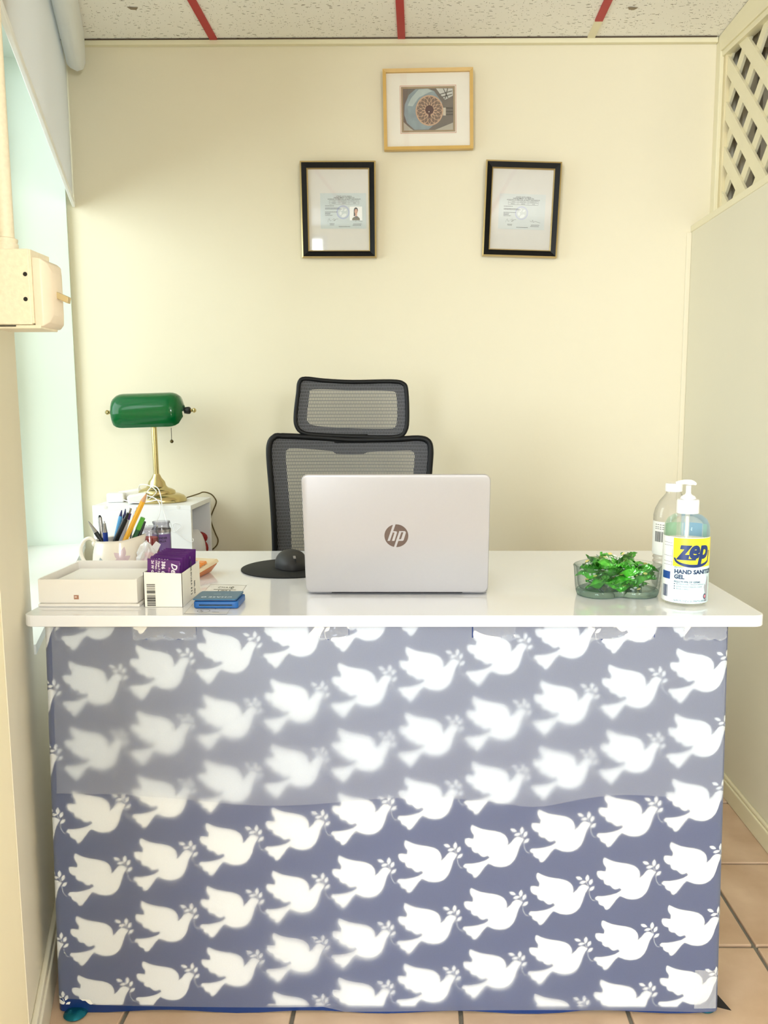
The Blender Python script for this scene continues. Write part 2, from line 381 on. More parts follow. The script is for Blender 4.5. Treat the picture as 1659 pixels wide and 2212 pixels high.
hd.hexa([(.968, 1.0, 2.10), (1.0, 1.0, 2.10), (1.0, 2.752, 2.246), (.968, 2.752, 2.246), (.968, 1.0, 2.121), (1.0, 1.0, 2.121), (1.0, 2.752, 2.263), (.968, 2.752, 2.263)])
struct('trim_8', hd, M_trim, bevel=.002)
# the dim space behind the lattice
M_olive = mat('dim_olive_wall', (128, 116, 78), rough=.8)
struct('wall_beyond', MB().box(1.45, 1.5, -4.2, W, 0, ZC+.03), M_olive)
st = MB().box(1.03, 1.07, 2.72, 2.785, ZL, ZC); st.box(1.10, 1.14, 2.74, 2.785, ZL, ZC); st.box(1.02, 1.3, 2.60, 2.66, 2.235, 2.28)
struct('trim_9', st, mat('rough_stud_paint', (205, 196, 176), rough=.7, var=.2, scale=20, bump=.5))
la = thing('lattice_panel', 'cream painted diagonal wooden lattice above the ledge at the top right', 'lattice', (.99, 2.4, ZL+.021))
lo = Vector(la.location)
def clip_slat(y0, z0, slope, w, xa, xb, name):
    """one slat through (y0,z0), clipped to the opening"""
    d = Vector((0, 1, slope)).normalized(); n = Vector((0, -d.z, d.y))
    bm = bmesh.new(); vs = []
    for x in (xa, xb):
        for s, t in ((-2, -1), (2, -1), (2, 1), (-2, 1)): vs.append(bm.verts.new(Vector((x, y0, z0))+d*s+n*(t*w/2)))
    for f in ((0, 1, 2, 3), (7, 6, 5, 4), (0, 4, 5, 1), (1, 5, 6, 2), (2, 6, 7, 3), (3, 7, 4, 0)): bm.faces.new([vs[i] for i in f])
    bmesh.ops.recalc_face_normals(bm, faces=bm.faces)
    for co, no in (((0, 0, ZL+.021), (0, 0, -1)), ((0, 0, 2.30), (0, 0, 1)), ((0, 2.752, 0), (0, 1, 0)), ((0, 1.6, 0), (0, -1, 0))):
        r = bmesh.ops.bisect_plane(bm, geom=bm.verts[:]+bm.edges[:]+bm.faces[:], plane_co=co, plane_no=no, clear_outer=True)
        eg = [e for e in bm.edges if e.is_boundary]
        if eg: bmesh.ops.holes_fill(bm, edges=eg)
    if len(bm.verts) < 4: bm.free(); return
    for v in bm.verts: v.co -= lo
    me = bpy.data.meshes.new(name); bm.to_mesh(me); bm.free(); obj(name, me, M_latt, la)
for k in range(-7, 4): clip_slat(2.75, 1.953+.137*k, .94, .041, .980, .988, 'slat')
for k in range(-3, 9): clip_slat(2.60, 2.098+.138*(k-4), -.90, .037, .9885, .997, 'slat')
# room behind the camera
M_rear = mat('rear_wall_paint', (236, 226, 196), rough=.7)
rw = MB().box(-3.4, -3.3, -4.4, .4, 0, ZC+.03); rw.box(-3.3, -1.0, .3, .4, 0, ZC+.03)
struct('wall_rear_side', rw, M_rear)
rb = MB().box(-1.05, 1.5, -4.3, -4.2, 0, ZC+.03); rb.box(-3.4, -1.05, -4.3, -4.2, 0, .15); rb.box(-3.4, -1.05, -4.3, -4.2, 2.25, ZC+.03)
struct('wall_rear', rb, M_rear)
struct('wall_outer', MB().box(-1.9, -1.5, W+.02, W+.1, 0, ZC), M_wall)

# roller blind on the window wall
rbn = thing('roller_blind', 'white roller blind pulled half down over the side window', 'blind', tuple(wpt(2.1, 1.80, -.03)))
ro = Vector(rbn.location)
def bpt(y, z, d): return wpt(y, z, -d)
M_fab = film_mat('blind_fabric', .02, .42, .55, col=(.80, .79, .77))
a, b = bpt(1.41, 1.815, .022), bpt(2.778, 1.815, .022)
obj('blind_fabric', MB(ro).hexa([a, b, b+nw*.0016, a+nw*.0016]+[Vector((v.x, v.y, 2.25)) for v in (a, b, b+nw*.0016, a+nw*.0016)]), M_fab, rbn)
hb = MB(ro).hexa([bpt(1.41, 1.798, .028), bpt(2.779, 1.798, .028), bpt(2.779, 1.798, .018), bpt(1.41, 1.798, .018),
                  bpt(1.41, 1.816, .028), bpt(2.779, 1.816, .028), bpt(2.779, 1.816, .018), bpt(1.41, 1.816, .018)])
obj('hem_bar', hb, mat('white_hem', (246, 248, 248), rough=.4), rbn, bevel=.002)
cs = MB(ro); prof = [(.040, 2.205), (.060, 2.197), (.078, 2.205), (.086, 2.225), (.086, 2.312), (.030, 2.312), (.030, 2.215)]
e0 = [bpt(1.40, z, d) for d, z in prof]; e1 = [bpt(2.70, z, d) for d, z in prof]
cs.add(e0+e1, [tuple(range(7)), tuple(range(13, 6, -1))]+[(i, (i+1) % 7, (i+1) % 7+7, i+7) for i in range(7)])
obj('cassette', cs, mat('grey_white_cassette', (226, 230, 232), rough=.45), rbn, smooth=50)

# old metal switch box with a conduit, on the near pier
sb = thing('switch_box', 'cream painted metal switch box with toggle switch on the left pier', 'switch', (-.66, 1.33, 1.20))
so = Vector(sb.location)
M_box = mat('speckled_cream_paint', (240, 230, 206), rough=.5, var=.12, scale=140, bump=.4, bscale=120)
Y0 = 1.30; b0 = atY(0, 701, Y0).z; b1 = atY(0, 537, Y0).z; xr = atY(65, 620, Y0).x
obj('box_body', MB(so).box(-.676, xr, Y0, Y0+.062, b0, b1), M_box, sb, bevel=.0015)
obj('lower_flange', MB(so).box(-.676, xr+.012, Y0+.002, Y0+.064, b0-.006, b0-.0005), M_box, sb, bevel=.001)
fl_ = MB(so); fl_.box(xr, xr+.003, Y0+.001, Y0+.066, b0+.002, b1-.001); obj('plate_gasket', fl_, M_box, sb)
pz0, pz1 = b0-.004, b1-.012
cp = MB(so); ys = [Y0+.004, Y0+.012, Y0+.056, Y0+.064]
def plate(x, iy, iz): return [(x, Y0+.003+iy, pz0+iz), (x, Y0+.067-iy, pz0+iz), (x, Y0+.067-iy, pz1-iz), (x, Y0+.003+iy, pz1-iz)]
lays = [plate(xr+.003, 0, 0), plate(xr+.016, 0, .002), plate(xr+.024, .006, .008), plate(xr+.028, .014, .020)]
vs = sum(lays, []); cp.add(vs, [(3, 2, 1, 0), (12, 13, 14, 15)]+[(4*i+j, 4*i+(j+1) % 4, 4*i+4+(j+1) % 4, 4*i+4+j) for i in range(3) for j in range(4)])
obj('cover_plate', cp, mat('ivory_cover_plate', (238, 224, 204), rough=.35, var=.05, scale=30), sb, smooth=60, bevel=.0015)
tz = atY(110, 640, Y0+.035).z
obj('toggle', MB(so).hexa([(xr+.027, Y0+.030, tz-.004), (xr+.027, Y0+.040, tz-.004), (xr+.027, Y0+.040, tz+.007), (xr+.027, Y0+.030, tz+.007),
    (xr+.045, Y0+.029, tz-.012), (xr+.045, Y0+.041, tz-.012), (xr+.047, Y0+.041, tz-.002), (xr+.047, Y0+.029, tz-.002)]), mat('aged_ivory', (196, 176, 130), rough=.35), sb, bevel=.0015)
for py in (592, 646):
    c = atY(54+.02*(py-592), py, Y0-.0004); obj('knockout_hole', MB(so).lathe([(.0001, 0), (.0034, 0), (.0034, .0003), (.0001, .0003)], c, 16, axis='Y', cap=False), M_dark, sb)
c = atY(18, 703, Y0); obj('bottom_slot', MB(so).box(c.x-.015, c.x+.012, Y0-.0003, Y0+.0006, c.z-.0015, c.z+.0002), M_dark, sb)
cxn = atY(6, 450, Y0+.03)
cn = MB(so).tube([(cxn.x+.003, Y0+.03, b1+.01), (cxn.x+.003, Y0+.03, ZC)], .0118, 16); obj('conduit', cn, M_box, sb, smooth=1)
cn = MB(so).lathe([(.015, 0), (.017, .002), (.017, .012), (.0155, .014), (.0165, .017), (.0165, .02), (.013, .022)], (cxn.x+.003, Y0+.03, b1), 20); obj('conduit_coupling', cn, M_box, sb, smooth=1)

# ================================================================ FRAMES ON THE WALL
def frame_thing(name, label, px, py, w, h, rot, lean, group=None):
    c = atY(px, py, 2.764)
    return thing(name, label, 'picture frame' if 'picture' in name else 'certificate', (c.x, c.y, c.z), (radians(lean), radians(rot), 0), group), w, h
def ring(mb, w, h, t, y0, y1, y2=None):
    """mitred rectangular moulding; y0 back, y1 front outer, y2 front inner"""
    y2 = y1 if y2 is None else y2
    o = [(-w/2, -h/2), (w/2, -h/2), (w/2, h/2), (-w/2, h/2)]; i = [(-w/2+t, -h/2+t), (w/2-t, -h/2+t), (w/2-t, h/2-t), (-w/2+t, h/2-t)]
    vs = [(x, y0, z) for x, z in o]+[(x, y0, z) for x, z in i]+[(x, y1, z) for x, z in o]+[(x, y2, z) for x, z in i]
    fs = []
    for k in range(4):
        j = (k+1) % 4; fs += [(k, j, j+4, k+4), (k+8, k+12, j+12, j+8), (k, k+8, j+8, j), (k+4, j+4, j+12, k+12)]
    return mb.add(vs, fs)
M_fgold = mat('satin_gold_edge', (205, 182, 128), rough=.3, metal=.8, var=.1, scale=50)
M_fblack = mat('black_lacquer', (5, 5, 6), rough=.4, var=.2, spec=.25)
M_fglass = clear('picture_glass', gloss=.06)
def lines(mb, rows, y, hgt):
    for x0, x1, z in rows:
        x = x0
        while x < x1:
            w = min(random.uniform(.0018, .0055), x1-x); mb.box(x, x+w, y-.00005, y, z-hgt/2, z+hgt/2); x += w+.0007
def certificate(label, px, py, w, h, rot, photo):
    t, w, h = frame_thing('framed_certificate', label, px, py, w, h, rot, 3.6 if photo else 2.6)
    obj('outer_edge', ring(MB(), w, h, .0045, .012, -.008, -.010), M_fgold, t)
    obj('frame', ring(MB(), w-.009, h-.009, .0165, .010, -.0095, -.004), M_fblack, t)
    obj('inner_edge', ring(MB(), w-.042, h-.042, .0032, .008, -.006, -.003), M_fgold, t)
    iw, ih = w-.0484, h-.0484
    obj('backing', MB().box(-iw/2-.001, iw/2+.001, .004, .007, -ih/2-.001, ih/2+.001), mat('certificate_paper', (214, 211, 205), rough=.8, var=.03, scale=25), t)
    k = iw/.190
    cxp, czp = (.0145*k if photo else .002), (-.002 if photo else -.006)
    cw, chh = .145*k if photo else .146*k, .111
    cd_ = obj('certificate_sheet', MB().box(cxp-cw/2, cxp+cw/2, .0034, .004, czp-chh/2, czp+chh/2), mat('pale_blue_security_paper', (196, 205, 206) if photo else (204, 209, 208), rough=.8, var=.05, scale=40), t)
    y = .0032; ink = MB()
    f = lambda x0, z0: (lambda x, z: (x0+x, y, z0+z))
    for s, z, sz in (('STATE OF FLORIDA', .0455, .0052), ('DEPARTMENT OF HEALTH', .0412, .0052), ('DIVISION OF MEDICAL QUALITY ASSURANCE', .0368, .0048)):
        text_mb(ink, s, sz, f(cxp+.003, czp+z), bold=.00008, sx=1.1, res=1)
    tx0, tx1, tz0, tz1 = cxp-.046, cxp+.052, czp+.0215, czp+.0335
    for z in (tz0, .45*tz0+.55*tz1, tz1): ink.box(tx0, tx1, y, y+.0001, z-.0003, z+.0003)
    for x in (tx0, tx0+.032, tx0+.065, tx1): ink.box(x-.0002, x+.0002, y, y+.0001, tz0, tz1)
    for s, x, z in (('DATE', .016, .0305), ('LICENSE NO.', .048, .0305), ('CONTROL NO.', .082, .0305)): text_mb(ink, s, .0036, f(tx0+x, czp+z), res=1)
    lines(ink, [(tx0+.009, tx0+.021, czp+.0245), (tx0+.043, tx0+.055, czp+.0245), (tx0+.079, tx0+.087, czp+.0245),
        (cxp-.06, cxp-.031, czp+.016), (cxp-.06, cxp-.012, czp+.009), (cxp-.06, cxp-.004, czp+.006), (cxp-.06, cxp-.020, czp-.003),
        (cxp-.06, cxp-.042, czp-.0065), (cxp-.06, cxp-.043, czp-.010), (cxp-.06, cxp-.036, czp-.0135),
        (cxp-.046, cxp-.030, czp-.040), (cxp-.045, cxp-.031, czp-.0435), (cxp+.032, cxp+.060, czp-.041), (cxp+.030, cxp+.058, czp-.045), (cxp-.016, cxp+.022, czp-.049)], y, .0013)
    obj('printed_text', ink, M_ink, t)
    sg = MB()
    for q in ([(-.052, -.034), (-.049, -.026), (-.046, -.024), (-.046, -.028), (-.043, -.031), (-.040, -.029)], [(-.036, -.028), (-.031, -.024), (-.027, -.029), (-.033, -.031), (-.025, -.026), (-.018, -.025)],
              [(.028, -.027), (.033, -.031), (.037, -.025), (.039, -.032), (.045, -.029), (.052, -.031), (.062, -.033)]):
        sg.tube([(cxp+a, y, czp+b) for a, b in spline([(u, v, 0) for u, v in q], 4) for a, b in [(a, b)]] if False else [(cxp+p.x, y, czp+p.y) for p in spline([(u, v, 0) for u, v in q], 4)], .0003, 4)
    obj('signature', sg, M_inkb, t)
    se = MB(); sx_, sz_ = cxp-.001, czp-.004
    n = 40
    for r0, r1 in ((.0215, .018), (.0172, .0166)):
        se.add([(sx_+r*cos(2*pi*i/n), .0033, sz_+r*sin(2*pi*i/n)) for r in (r0, r1) for i in range(n)], [(i, (i+1) % n, n+(i+1) % n, n+i) for i in range(n)])
    obj('seal', se, mat('lilac_seal_ink', (170, 178, 204) if photo else (188, 192, 210), rough=.8), t)
    s2 = MB()
    for cx_, cz_, a_, b_, r_ in ((-.004, .009, .004, .005, 0), (.008, .007, .005, .003, .6), (.003, -.010, .009, .005, .5), (-.008, -.003, .004, .006, 0)):
        poly_mb(s2, ell(sx_+cx_, sz_+cz_, a_, b_, r_), lambda x, z: (x, .0033, z))
    obj('seal_picture', s2, mat('white_seal_patches', (222, 226, 226), rough=.8), t)
    if photo:
        p0 = cxp+.0415; q0 = czp-.008
        ph = obj('portrait_photo', MB().box(p0-.0205, p0+.0205, .0026, .0033, q0-.0215, q0+.0215), mat('photo_white', (236, 236, 234), rough=.4), t)
        fp = lambda yy: (lambda x, z: (p0+x*.00062, yy, q0+z*.00062))
        def pat(nm, pts, col, yy):
            mb = MB(); [poly_mb(mb, p, fp(yy)) for p in pts]; obj(nm, mb, mat(nm+'_print', col, rough=.5), ph)
        pat('hair', [ell(0, 16, 11, 15), [(-11, 16), (-12, -14), (-4, -12), (-2, 10)]], (48, 40, 38), .00255)
        pat('jacket', [[(-21, -34), (-19, -24), (-8, -16), (0, -20), (8, -14), (19, -23), (21, -34)]], (108, 100, 74), .00252)
        pat('collar', [[(-6, -14), (0, -26), (8, -20), (6, -12)]], (96, 88, 90), .00249)
        pat('face', [ell(1, 10, 8.4, 12.5), [(-4, 0), (-4, -14), (6, -14), (6, 0)]], (206, 158, 132), .00246)
        pat('facial_features', [ell(-2.6, 12, 1.5, .7), ell(4.4, 12, 1.5, .7), ell(1, 3.5, 3, .8), ell(-2.6, 14.5, 2.1, .5), ell(4.4, 14.5, 2.1, .5), ell(1, 7.5, .9, .5)], (92, 52, 46), .00243)
    obj('glass_pane', MB().box(-iw/2, iw/2, -.0012, 0, -ih/2, ih/2), M_fglass, t)
    return t
certificate('black and gold framed certificate with small portrait photo, left one on back wall', 731.5, 454, .246, .302, 0.1, True)
certificate('black and gold framed certificate without portrait, right one hanging slightly crooked', 1126.5, 453, .246, .300, 1.9, False)
# upper picture
t, w, h = frame_thing('framed_picture', 'small picture of round carved rosette in thin gold wooden frame, hung highest', 925, 237, .290, .247, -.8, 1.2)
obj('frame', ring(MB(), w, h, .0105, .012, -.009, -.007), mat('honey_gold_wood', (208, 170, 96), rough=.4, var=.12, scale=18, stretch=(1, 1, 1)), t)
obj('mat_board', MB().box(-w/2+.009, w/2-.009, .003, .006, -h/2+.009, h/2-.009), mat('ivory_mat_board', (238, 233, 222), rough=.9), t)
pz = .002
obj('mat_edge', ring(MB((0, 0, -pz)), .182, .147, .0022, .003, .0024), mat('pink_mat_line', (214, 176, 158), rough=.8), t)
obj('mat_edge', ring(MB((0, 0, -pz)), .174, .139, .0060, .003, .0022), mat('taupe_mat_line', (160, 140, 112), rough=.8), t)
ph = obj('picture_print', MB((0, 0, -pz)).box(-.082, .082, .0024, .0028, -.0645, .0645), mat('print_grey_brown', (112, 104, 96), rough=.6, var=.25, scale=25), t)
def pp(nm, pts, col, yy, var=.05):
    mb = MB((0, 0, -pz)); [poly_mb(mb, p, lambda x, z: (x*.001, yy, z*.001)) for p in pts]; obj(nm, mb, mat(nm+'_print', col, rough=.6, var=var, scale=40), ph)
pp('vault_light', [[(-40, 62), (-62, 45), (-76, 15), (-78, -15), (-70, -40), (-45, -62), (0, -62), (40, -30), (45, 20), (20, 55), (0, 63)]], (138, 152, 158), .0022, .3)
pp('vault_highlight', [[(-30, 61), (-55, 35), (-66, 12), (-50, 10), (-30, 36), (0, 50), (15, 55), (0, 62)]], (176, 188, 186), .0020, .2)
pp('window_light', [[(26, 63), (80, 62), (80, 40), (55, 28), (40, 44)]], (196, 196, 190), .0021)
pp('window_bars', [[(48, 62), (51, 62), (66, 34), (63, 33)], [(62, 62), (65, 62), (56, 30), (53, 31)], [(38, 46), (78, 56), (78, 53), (38, 43)], [(44, 38), (78, 46), (78, 43), (46, 35)]], (98, 94, 86), .0018)
pp('balcony', [[(50, 6), (80, 4), (80, -1), (50, 1)], [(50, -6), (80, -6), (80, -10), (50, -10)], [(50, -15), (80, -15), (80, -19), (50, -19)]], (84, 76, 68), .0019)
pp('pale_block', [[(48, 4), (57, 4), (57, -20), (48, -20)]], (200, 190, 172), .0017)
pp('lower_arch', [[(-80, -38), (-60, -56), (-48, -64), (-80, -64)], [(20, -64), (80, -42), (80, -64)]], (178, 172, 158), .0021)
pp('rosette_ring', [ell(4, -4, 45, 47, 0, 40)], (196, 162, 134), .0016)
ros = []
for k in range(16):
    a = 2*pi*k/16
    ros.append(leaf(4+31*cos(a), -4+32*sin(a), 8.5, 4.6, a)); ros.append(leaf(4+21*cos(a+pi/16), -4+22*sin(a+pi/16), 6, 2.8, a+pi/16))
    b = a+pi/16; ros.append([(4+41*cos(b-.15), -4+43*sin(b-.15)), (4+41*cos(b+.15), -4+43*sin(b+.15)), (4+31*cos(b), -4+33*sin(b))])
pp('rosette_petals', ros, (122, 100, 86), .0013)
pp('rosette_centre', [ell(4, -2, 14.5, 15, 0, 8), [(0, -16), (8, -16), (4, -30)]], (84, 52, 48), .0010)
pp('rosette_glint', [ell(2.5, -8, 1.8, 1.8)], (225, 215, 205), .0008)
obj('glass_pane', MB().box(-w/2+.009, w/2-.009, -.0012, 0, -h/2+.009, h/2-.009), M_fglass, t)

# ================================================================ THE DESK
T = .765
dk = thing('reception_desk', 'white glossy-topped reception desk with its front covered in paper', 'desk', (-.05, 1.75, 0))
do = Vector(dk.location)
o2 = rrect(-.714, .620, 1.412, 2.083, .022, 6)
obj('tabletop', MB(do).prism([(x, y, T-.021) for x, y in o2], (0, 0, .021)), M_top, dk, bevel=.0018, seg=2)
obj('worn_edge', MB(do).hexa([(.612, 1.421, T-.019), (.623, 1.44, T-.017), (.622, 1.45, T-.015), (.612, 1.43, T-.018), (.612, 1.423, T-.003), (.6235, 1.442, T-.005), (.622, 1.446, T-.008), (.613, 1.43, T-.006)]), mat('raw_chipped_edge', (222, 216, 204), rough=.9, bump=.6), dk)
obj('modesty_panel', MB(do).box(-.67, .548, 1.452, 1.468, .06, T-.021), M_white, dk)
for x in (-.672, .534): obj('side_panel', MB(do).box(x, x+.016, 1.468, 2.04, .02, T-.021), M_white, dk, bevel=.001)
c = atZ(155, 2197, .004)
for x, y in ((c.x+.003, 1.392), (.543, 1.418), (-.66, 2.0), (.542, 2.0)):
    obj('foot', MB(do).lathe([(.012, 0), (.020, .001), (.022, .004), (.018, .008), (.010, .011)], (x, y, 0), 24), M_teal, dk, smooth=1, label='shiny teal foot')

# patterned paper round the front
XL, XRt, RC = -.684, .562, .012
def yp(z): return 1.432-(1-z/.745)*.036
def wrap(s, z, g=0):
    """s runs left to right along the paper; round corners, then along the desk's sides. g = stand-off"""
    y = yp(z); r = RC+g
    if s < XL+RC:
        d = (XL+RC-s)/RC
        if d < pi/2: return Vector((XL+RC-r*sin(d), y+RC-r*cos(d), z))
        return Vector((XL-g, y+RC+(d-pi/2)*RC, z))
    if s > XRt-RC:
        d = (s-XRt+RC)/RC
        if d < pi/2: return Vector((XRt-RC+r*sin(d), y+RC-r*cos(d), z))
        return Vector((XRt+g, y+RC+(d-pi/2)*RC, z))
    return Vector((s, y-g, z))
def sgrid(x0, x1, step):
    xs = [XL-.10, XL-.05, XL-.02, XL-.007]+[XL-.007+.0035*i for i in range(1, 6)]
    n = int((XRt-XL-.03)/step); xs += [XL+.015+(XRt-XL-.03)*i/n for i in range(n+1)]
    xs += [XRt-.012+.0035*i for i in range(1, 6)]+[XRt+.012, XRt+.03, XRt+.06, XRt+.10]
    return sorted(x for x in xs if x0 <= x <= x1)
def sheet(name, xs, zfn, gfn, m, parent, off, th=0, skip=None, nz=40):
    mb = MB(off); n = len(xs); vs = []; fs = []
    for i in range(nz+1):
        for x in xs:
            z0, z1 = zfn(x); z = z0+(z1-z0)*i/nz; vs.append(wrap(x, z, gfn(x, z)))
    for i in range(nz):
        for k in range(n-1):
            a = i*n+k; z0, z1 = zfn(xs[k]); z = z0+(z1-z0)*(i+.5)/nz
            if skip and skip((xs[k]+xs[k+1])/2, z): continue
            fs.append((a, a+1, a+n+1, a+n))
    mb.add(vs, fs); return obj(name, mb, m, parent, smooth=80)
M_navy = mat('navy_gift_paper', (8, 46, 106), rough=.35, var=.06, scale=15, spec=.5)
gp = thing('gift_wrap', 'navy gift wrap printed with white doves covering the desk front', 'wrapping paper', (-.06, 1.43, .01))
go_ = Vector(gp.location)
sheet('paper_sheet', sgrid(-9, 9, .04), lambda x: (.004+.003*sin(x*23)+(.002 if x > .3 else 0), T-.023), lambda x, z: 0, M_navy, gp, go_, nz=30)
DV = [(210,285),(300,330),(400,368),(550,398),(700,418),(820,452),(900,500),(950,570),(970,650),(960,725),(1040,650),(1090,580),(1140,545),(1190,535),(1240,550),(1300,600),(1260,660),(1220,730),(1190,820),(1160,920),(1110,1030),(1030,1120),(930,1170),(820,1185),(700,1170),(600,1130),(550,1110),(480,1180),(400,1290),(330,1380),(280,1410),(240,1400),(212,1335),(150,1312),(100,1275),(95,1220),(35,1190),(20,1160),(60,1117),(200,1115),(350,1090),(480,1050),(580,985),(540,935),(500,960),(440,970),(390,940),(330,880),(270,880),(212,840),(195,765),(130,750),(75,700),(50,640),(60,578),(130,570),(235,585),(245,500),(197,440),(175,370),(185,310)]
K = 8.72e-5
def dvp(p): return ((p[0]-210)*K, -(p[1]-285)*K*1.03)
dove = [dvp(p) for p in DV]
leaves = [leaf(*dvp((1085, 400)), 78*K, 36*K, radians(-20)), leaf(*dvp((1260, 400)), 82*K, 40*K, radians(85)), leaf(*dvp((1165, 487)), 78*K, 33*K, radians(14)),
          leaf(*dvp((1335, 482)), 75*K, 38*K, radians(65)), leaf(*dvp((1362, 622)), 74*K, 36*K, radians(42))]
stem = [[dvp(p) for p in ((1292, 596), (1304, 596), (1240, 470), (1232, 474))], [dvp(p) for p in ((1296, 640), (1302, 640), (1322, 780), (1372, 862), (1432, 880), (1432, 886), (1368, 870), (1314, 784))]]
M_dove = mat('white_dove_print', (244, 243, 238), rough=.5, var=.01)
cuts = [XL-.02, XL-.007]+[XL-.007+.0035*i for i in range(1, 6)]+[XRt-.012+.0035*i for i in range(0, 6)]+[XRt+.012, XRt+.03]
def add_dove(tx, tz):
    bm = bmesh.new()
    for pts in [dove]+leaves+stem:
        bm.faces.new([bm.verts.new((x+tx, z+tz, 0)) for x, z in pts])
    bmesh.ops.triangulate(bm, faces=bm.faces[:])
    for x in cuts: bmesh.ops.bisect_plane(bm, geom=bm.verts[:]+bm.edges[:]+bm.faces[:], plane_co=(x, 0, 0), plane_no=(1, 0, 0))
    for co, no in (((XL-.05, 0, 0), (-1, 0, 0)), ((XRt+.05, 0, 0), (1, 0, 0)), ((0, .009, 0), (0, -1, 0)), ((0, T-.0235, 0), (0, 1, 0))):
        bmesh.ops.bisect_plane(bm, geom=bm.verts[:]+bm.edges[:]+bm.faces[:], plane_co=co, plane_no=no, clear_outer=True)
    if len(bm.faces) < 1: bm.free(); return
    for v in bm.verts: v.co = wrap(v.co.x, v.co.y if v.co.y > .17 else .17-(.17-v.co.y)*.95, .0003)-go_
    me = bpy.data.meshes.new('printed_dove'); bm.to_mesh(me); bm.free(); obj('printed_dove', me, M_dove, gp)
for i in range(-6, 6):
    for j in range(-7, 10):
        tx = -.022+.1230*i-.001*j; tz = .703+.0296*i-.1212*j
        if -.82 < tx < .66 and -.02 < tz < .88: add_dove(tx, tz)

# frosted film over the paper
M_film = film_mat('frosted_film', .24, .66, .09)
M_film2 = film_mat('frosted_film_upper', .30, .58, .12)
def bumpf(x, z, cx, cz, sx, sz): return exp(-((x-cx)/sx)**2-((z-cz)/sz)**2)
def gap(x, z):
    g = .0011+.0006*sin(x*9+1)*sin(z*11)
    g += .007*bumpf(x, z, -.20, .12, .16, .13)+.004*bumpf(x, z, .20, .03, .2, .07)+.004*bumpf(x, z, -.5, .5, .3, .14)
    g += .0045*bumpf(x, z, -.1, .5, .5, .12)+.002*bumpf(x, z, -.45, .25, .12, .1)+.003*bumpf(x, z, .25, .5, .12, .1)
    g *= min(1, max(0.12, min(x-XL, XRt-x)/.05))
    return g*.8+.0006
patches = [(-.52, -.405), (-.20, -.128), (.098, .175), (.305, .425), (.478, .556)]
def skip_top(x, z):
    if z < T-.05: return False
    for a, b in patches:
        if a < x < b and z > T-.046+.004*sin(x*90): return True
    return False
ff = thing('frosted_film', 'frosted translucent film sheet laid over whole dove paper front', 'plastic film', (-.06, 1.42, .02), )
fo = Vector(ff.location)
def ztop(x): return T-.0235
def zbot(x): return .020+.006*sin(x*5+.4)+(.010 if x < -.62 else 0)-(.014 if x > -.18 else 0)*min(1, (x+.18)/.05 if x > -.18 else 0)
sheet('film_sheet', sgrid(XL-.06, XRt+.06, .006), lambda x: (max(.007, zbot(x)), ztop(x)), gap, M_film, ff, fo, skip=skip_top, nz=130)
fu = thing('frosted_film_overlay', 'second frosted film sheet over upper half, wavy lower edge', 'plastic film', (-.06, 1.41, .4))
fuo = Vector(fu.location)
def zb2(x): return .417+.004*sin(x*7)+.006*sin(x*13+2)-(.010*exp(-((x-.21)/.06)**2))+.006*exp(-((x-.36)/.08)**2)+(.010*max(0, (-.5-x))/.18)
def gap2(x, z): return gap(x, z)*.8+(.0013+.0022*bumpf(x, z, 0, .58, .6, .09))*min(1, max(.3, min(x-XL, XRt-x)/.06))+.001*exp(-((z-.42)/.02)**2)
sheet('film_sheet', sgrid(XL+.012, XRt-.002, .006), lambda x: (zb2(x), ztop(x)), gap2, M_film2, fu, fuo, skip=skip_top, nz=90)
M_tape = clear('clear_tape', gloss=.15, haze=.28, rough=.08)
for a, b in patches:
    mb = MB(fuo); n = 14; vs = []; fs = []
    for i in range(7):
        for k in range(n+1):
            x = a+(b-a)*k/n; z = T-.0235-(.026+.002*sin(k*1.7))*i/6
            vs.append(wrap(x, z, .0012+.0012*sin(k*1.3+i)*sin(i*1.1)+.0006*random.random()))
    fs = [(i*(n+1)+k, i*(n+1)+k+1, (i+1)*(n+1)+k+1, (i+1)*(n+1)+k) for i in range(6) for k in range(n)]
    obj('clear_tape', mb.add(vs, fs), M_tape, fu, smooth=1)
mb = MB(fo); vs = []
for i in range(6):
    for k in range(6): vs.append(wrap(.515+.040*k/5, .015+.075*i/5, .002+.0015*random.random()))
obj('clear_tape', mb.add(vs, [(i*6+k, i*6+k+1, (i+1)*6+k+1, (i+1)*6+k) for i in range(5) for k in range(5)]), M_tape, ff)
# loose folded corner of the paper on the floor, right
cr = atZ(1542, 2180, .02)
obj('loose_corner', MB(go_).add([(.560, 1.412, .035), (.590, 1.405, .002), (.566, 1.415, .001), (.555, 1.42, .03)], [(0, 1, 2, 3)]), M_dark, gp)

# ================================================================ LAPTOP
lp0 = atZ(663, 1286, T); lp1 = atZ(1052, 1286, T); lcx = (lp0.x+lp1.x)/2; lY = lp0.y+.004
lt = thing('laptop', 'silver laptop seen from behind, open on the desk', 'laptop', (lcx, lY, T), (0, 0, radians(-.2)))
M_silver = mat('silver_lid', (176, 174, 176), rough=.36, metal=.3, var=.015, scale=200, spec=.5)
LW, LH = .361, .240; lean = radians(9)
def lid(x, u, d):      # u up the lid, d out of its back towards the viewer
    return Vector((x, -u*sin(lean)-d*cos(lean)+.004, .006+u*cos(lean)-d*sin(lean)))
lb = MB(); ol = rrect(-LW/2, LW/2, 0, LH, .012, 6)
lay = [(0, 0), (.0035, 0), (.0052, .0012), (.0058, .0035)]
vs = []
for d, ins in lay: vs += [lid(x*(1-2*ins/LW), LH/2+(z-LH/2)*(1-2*ins/LH), d) for x, z in ol]
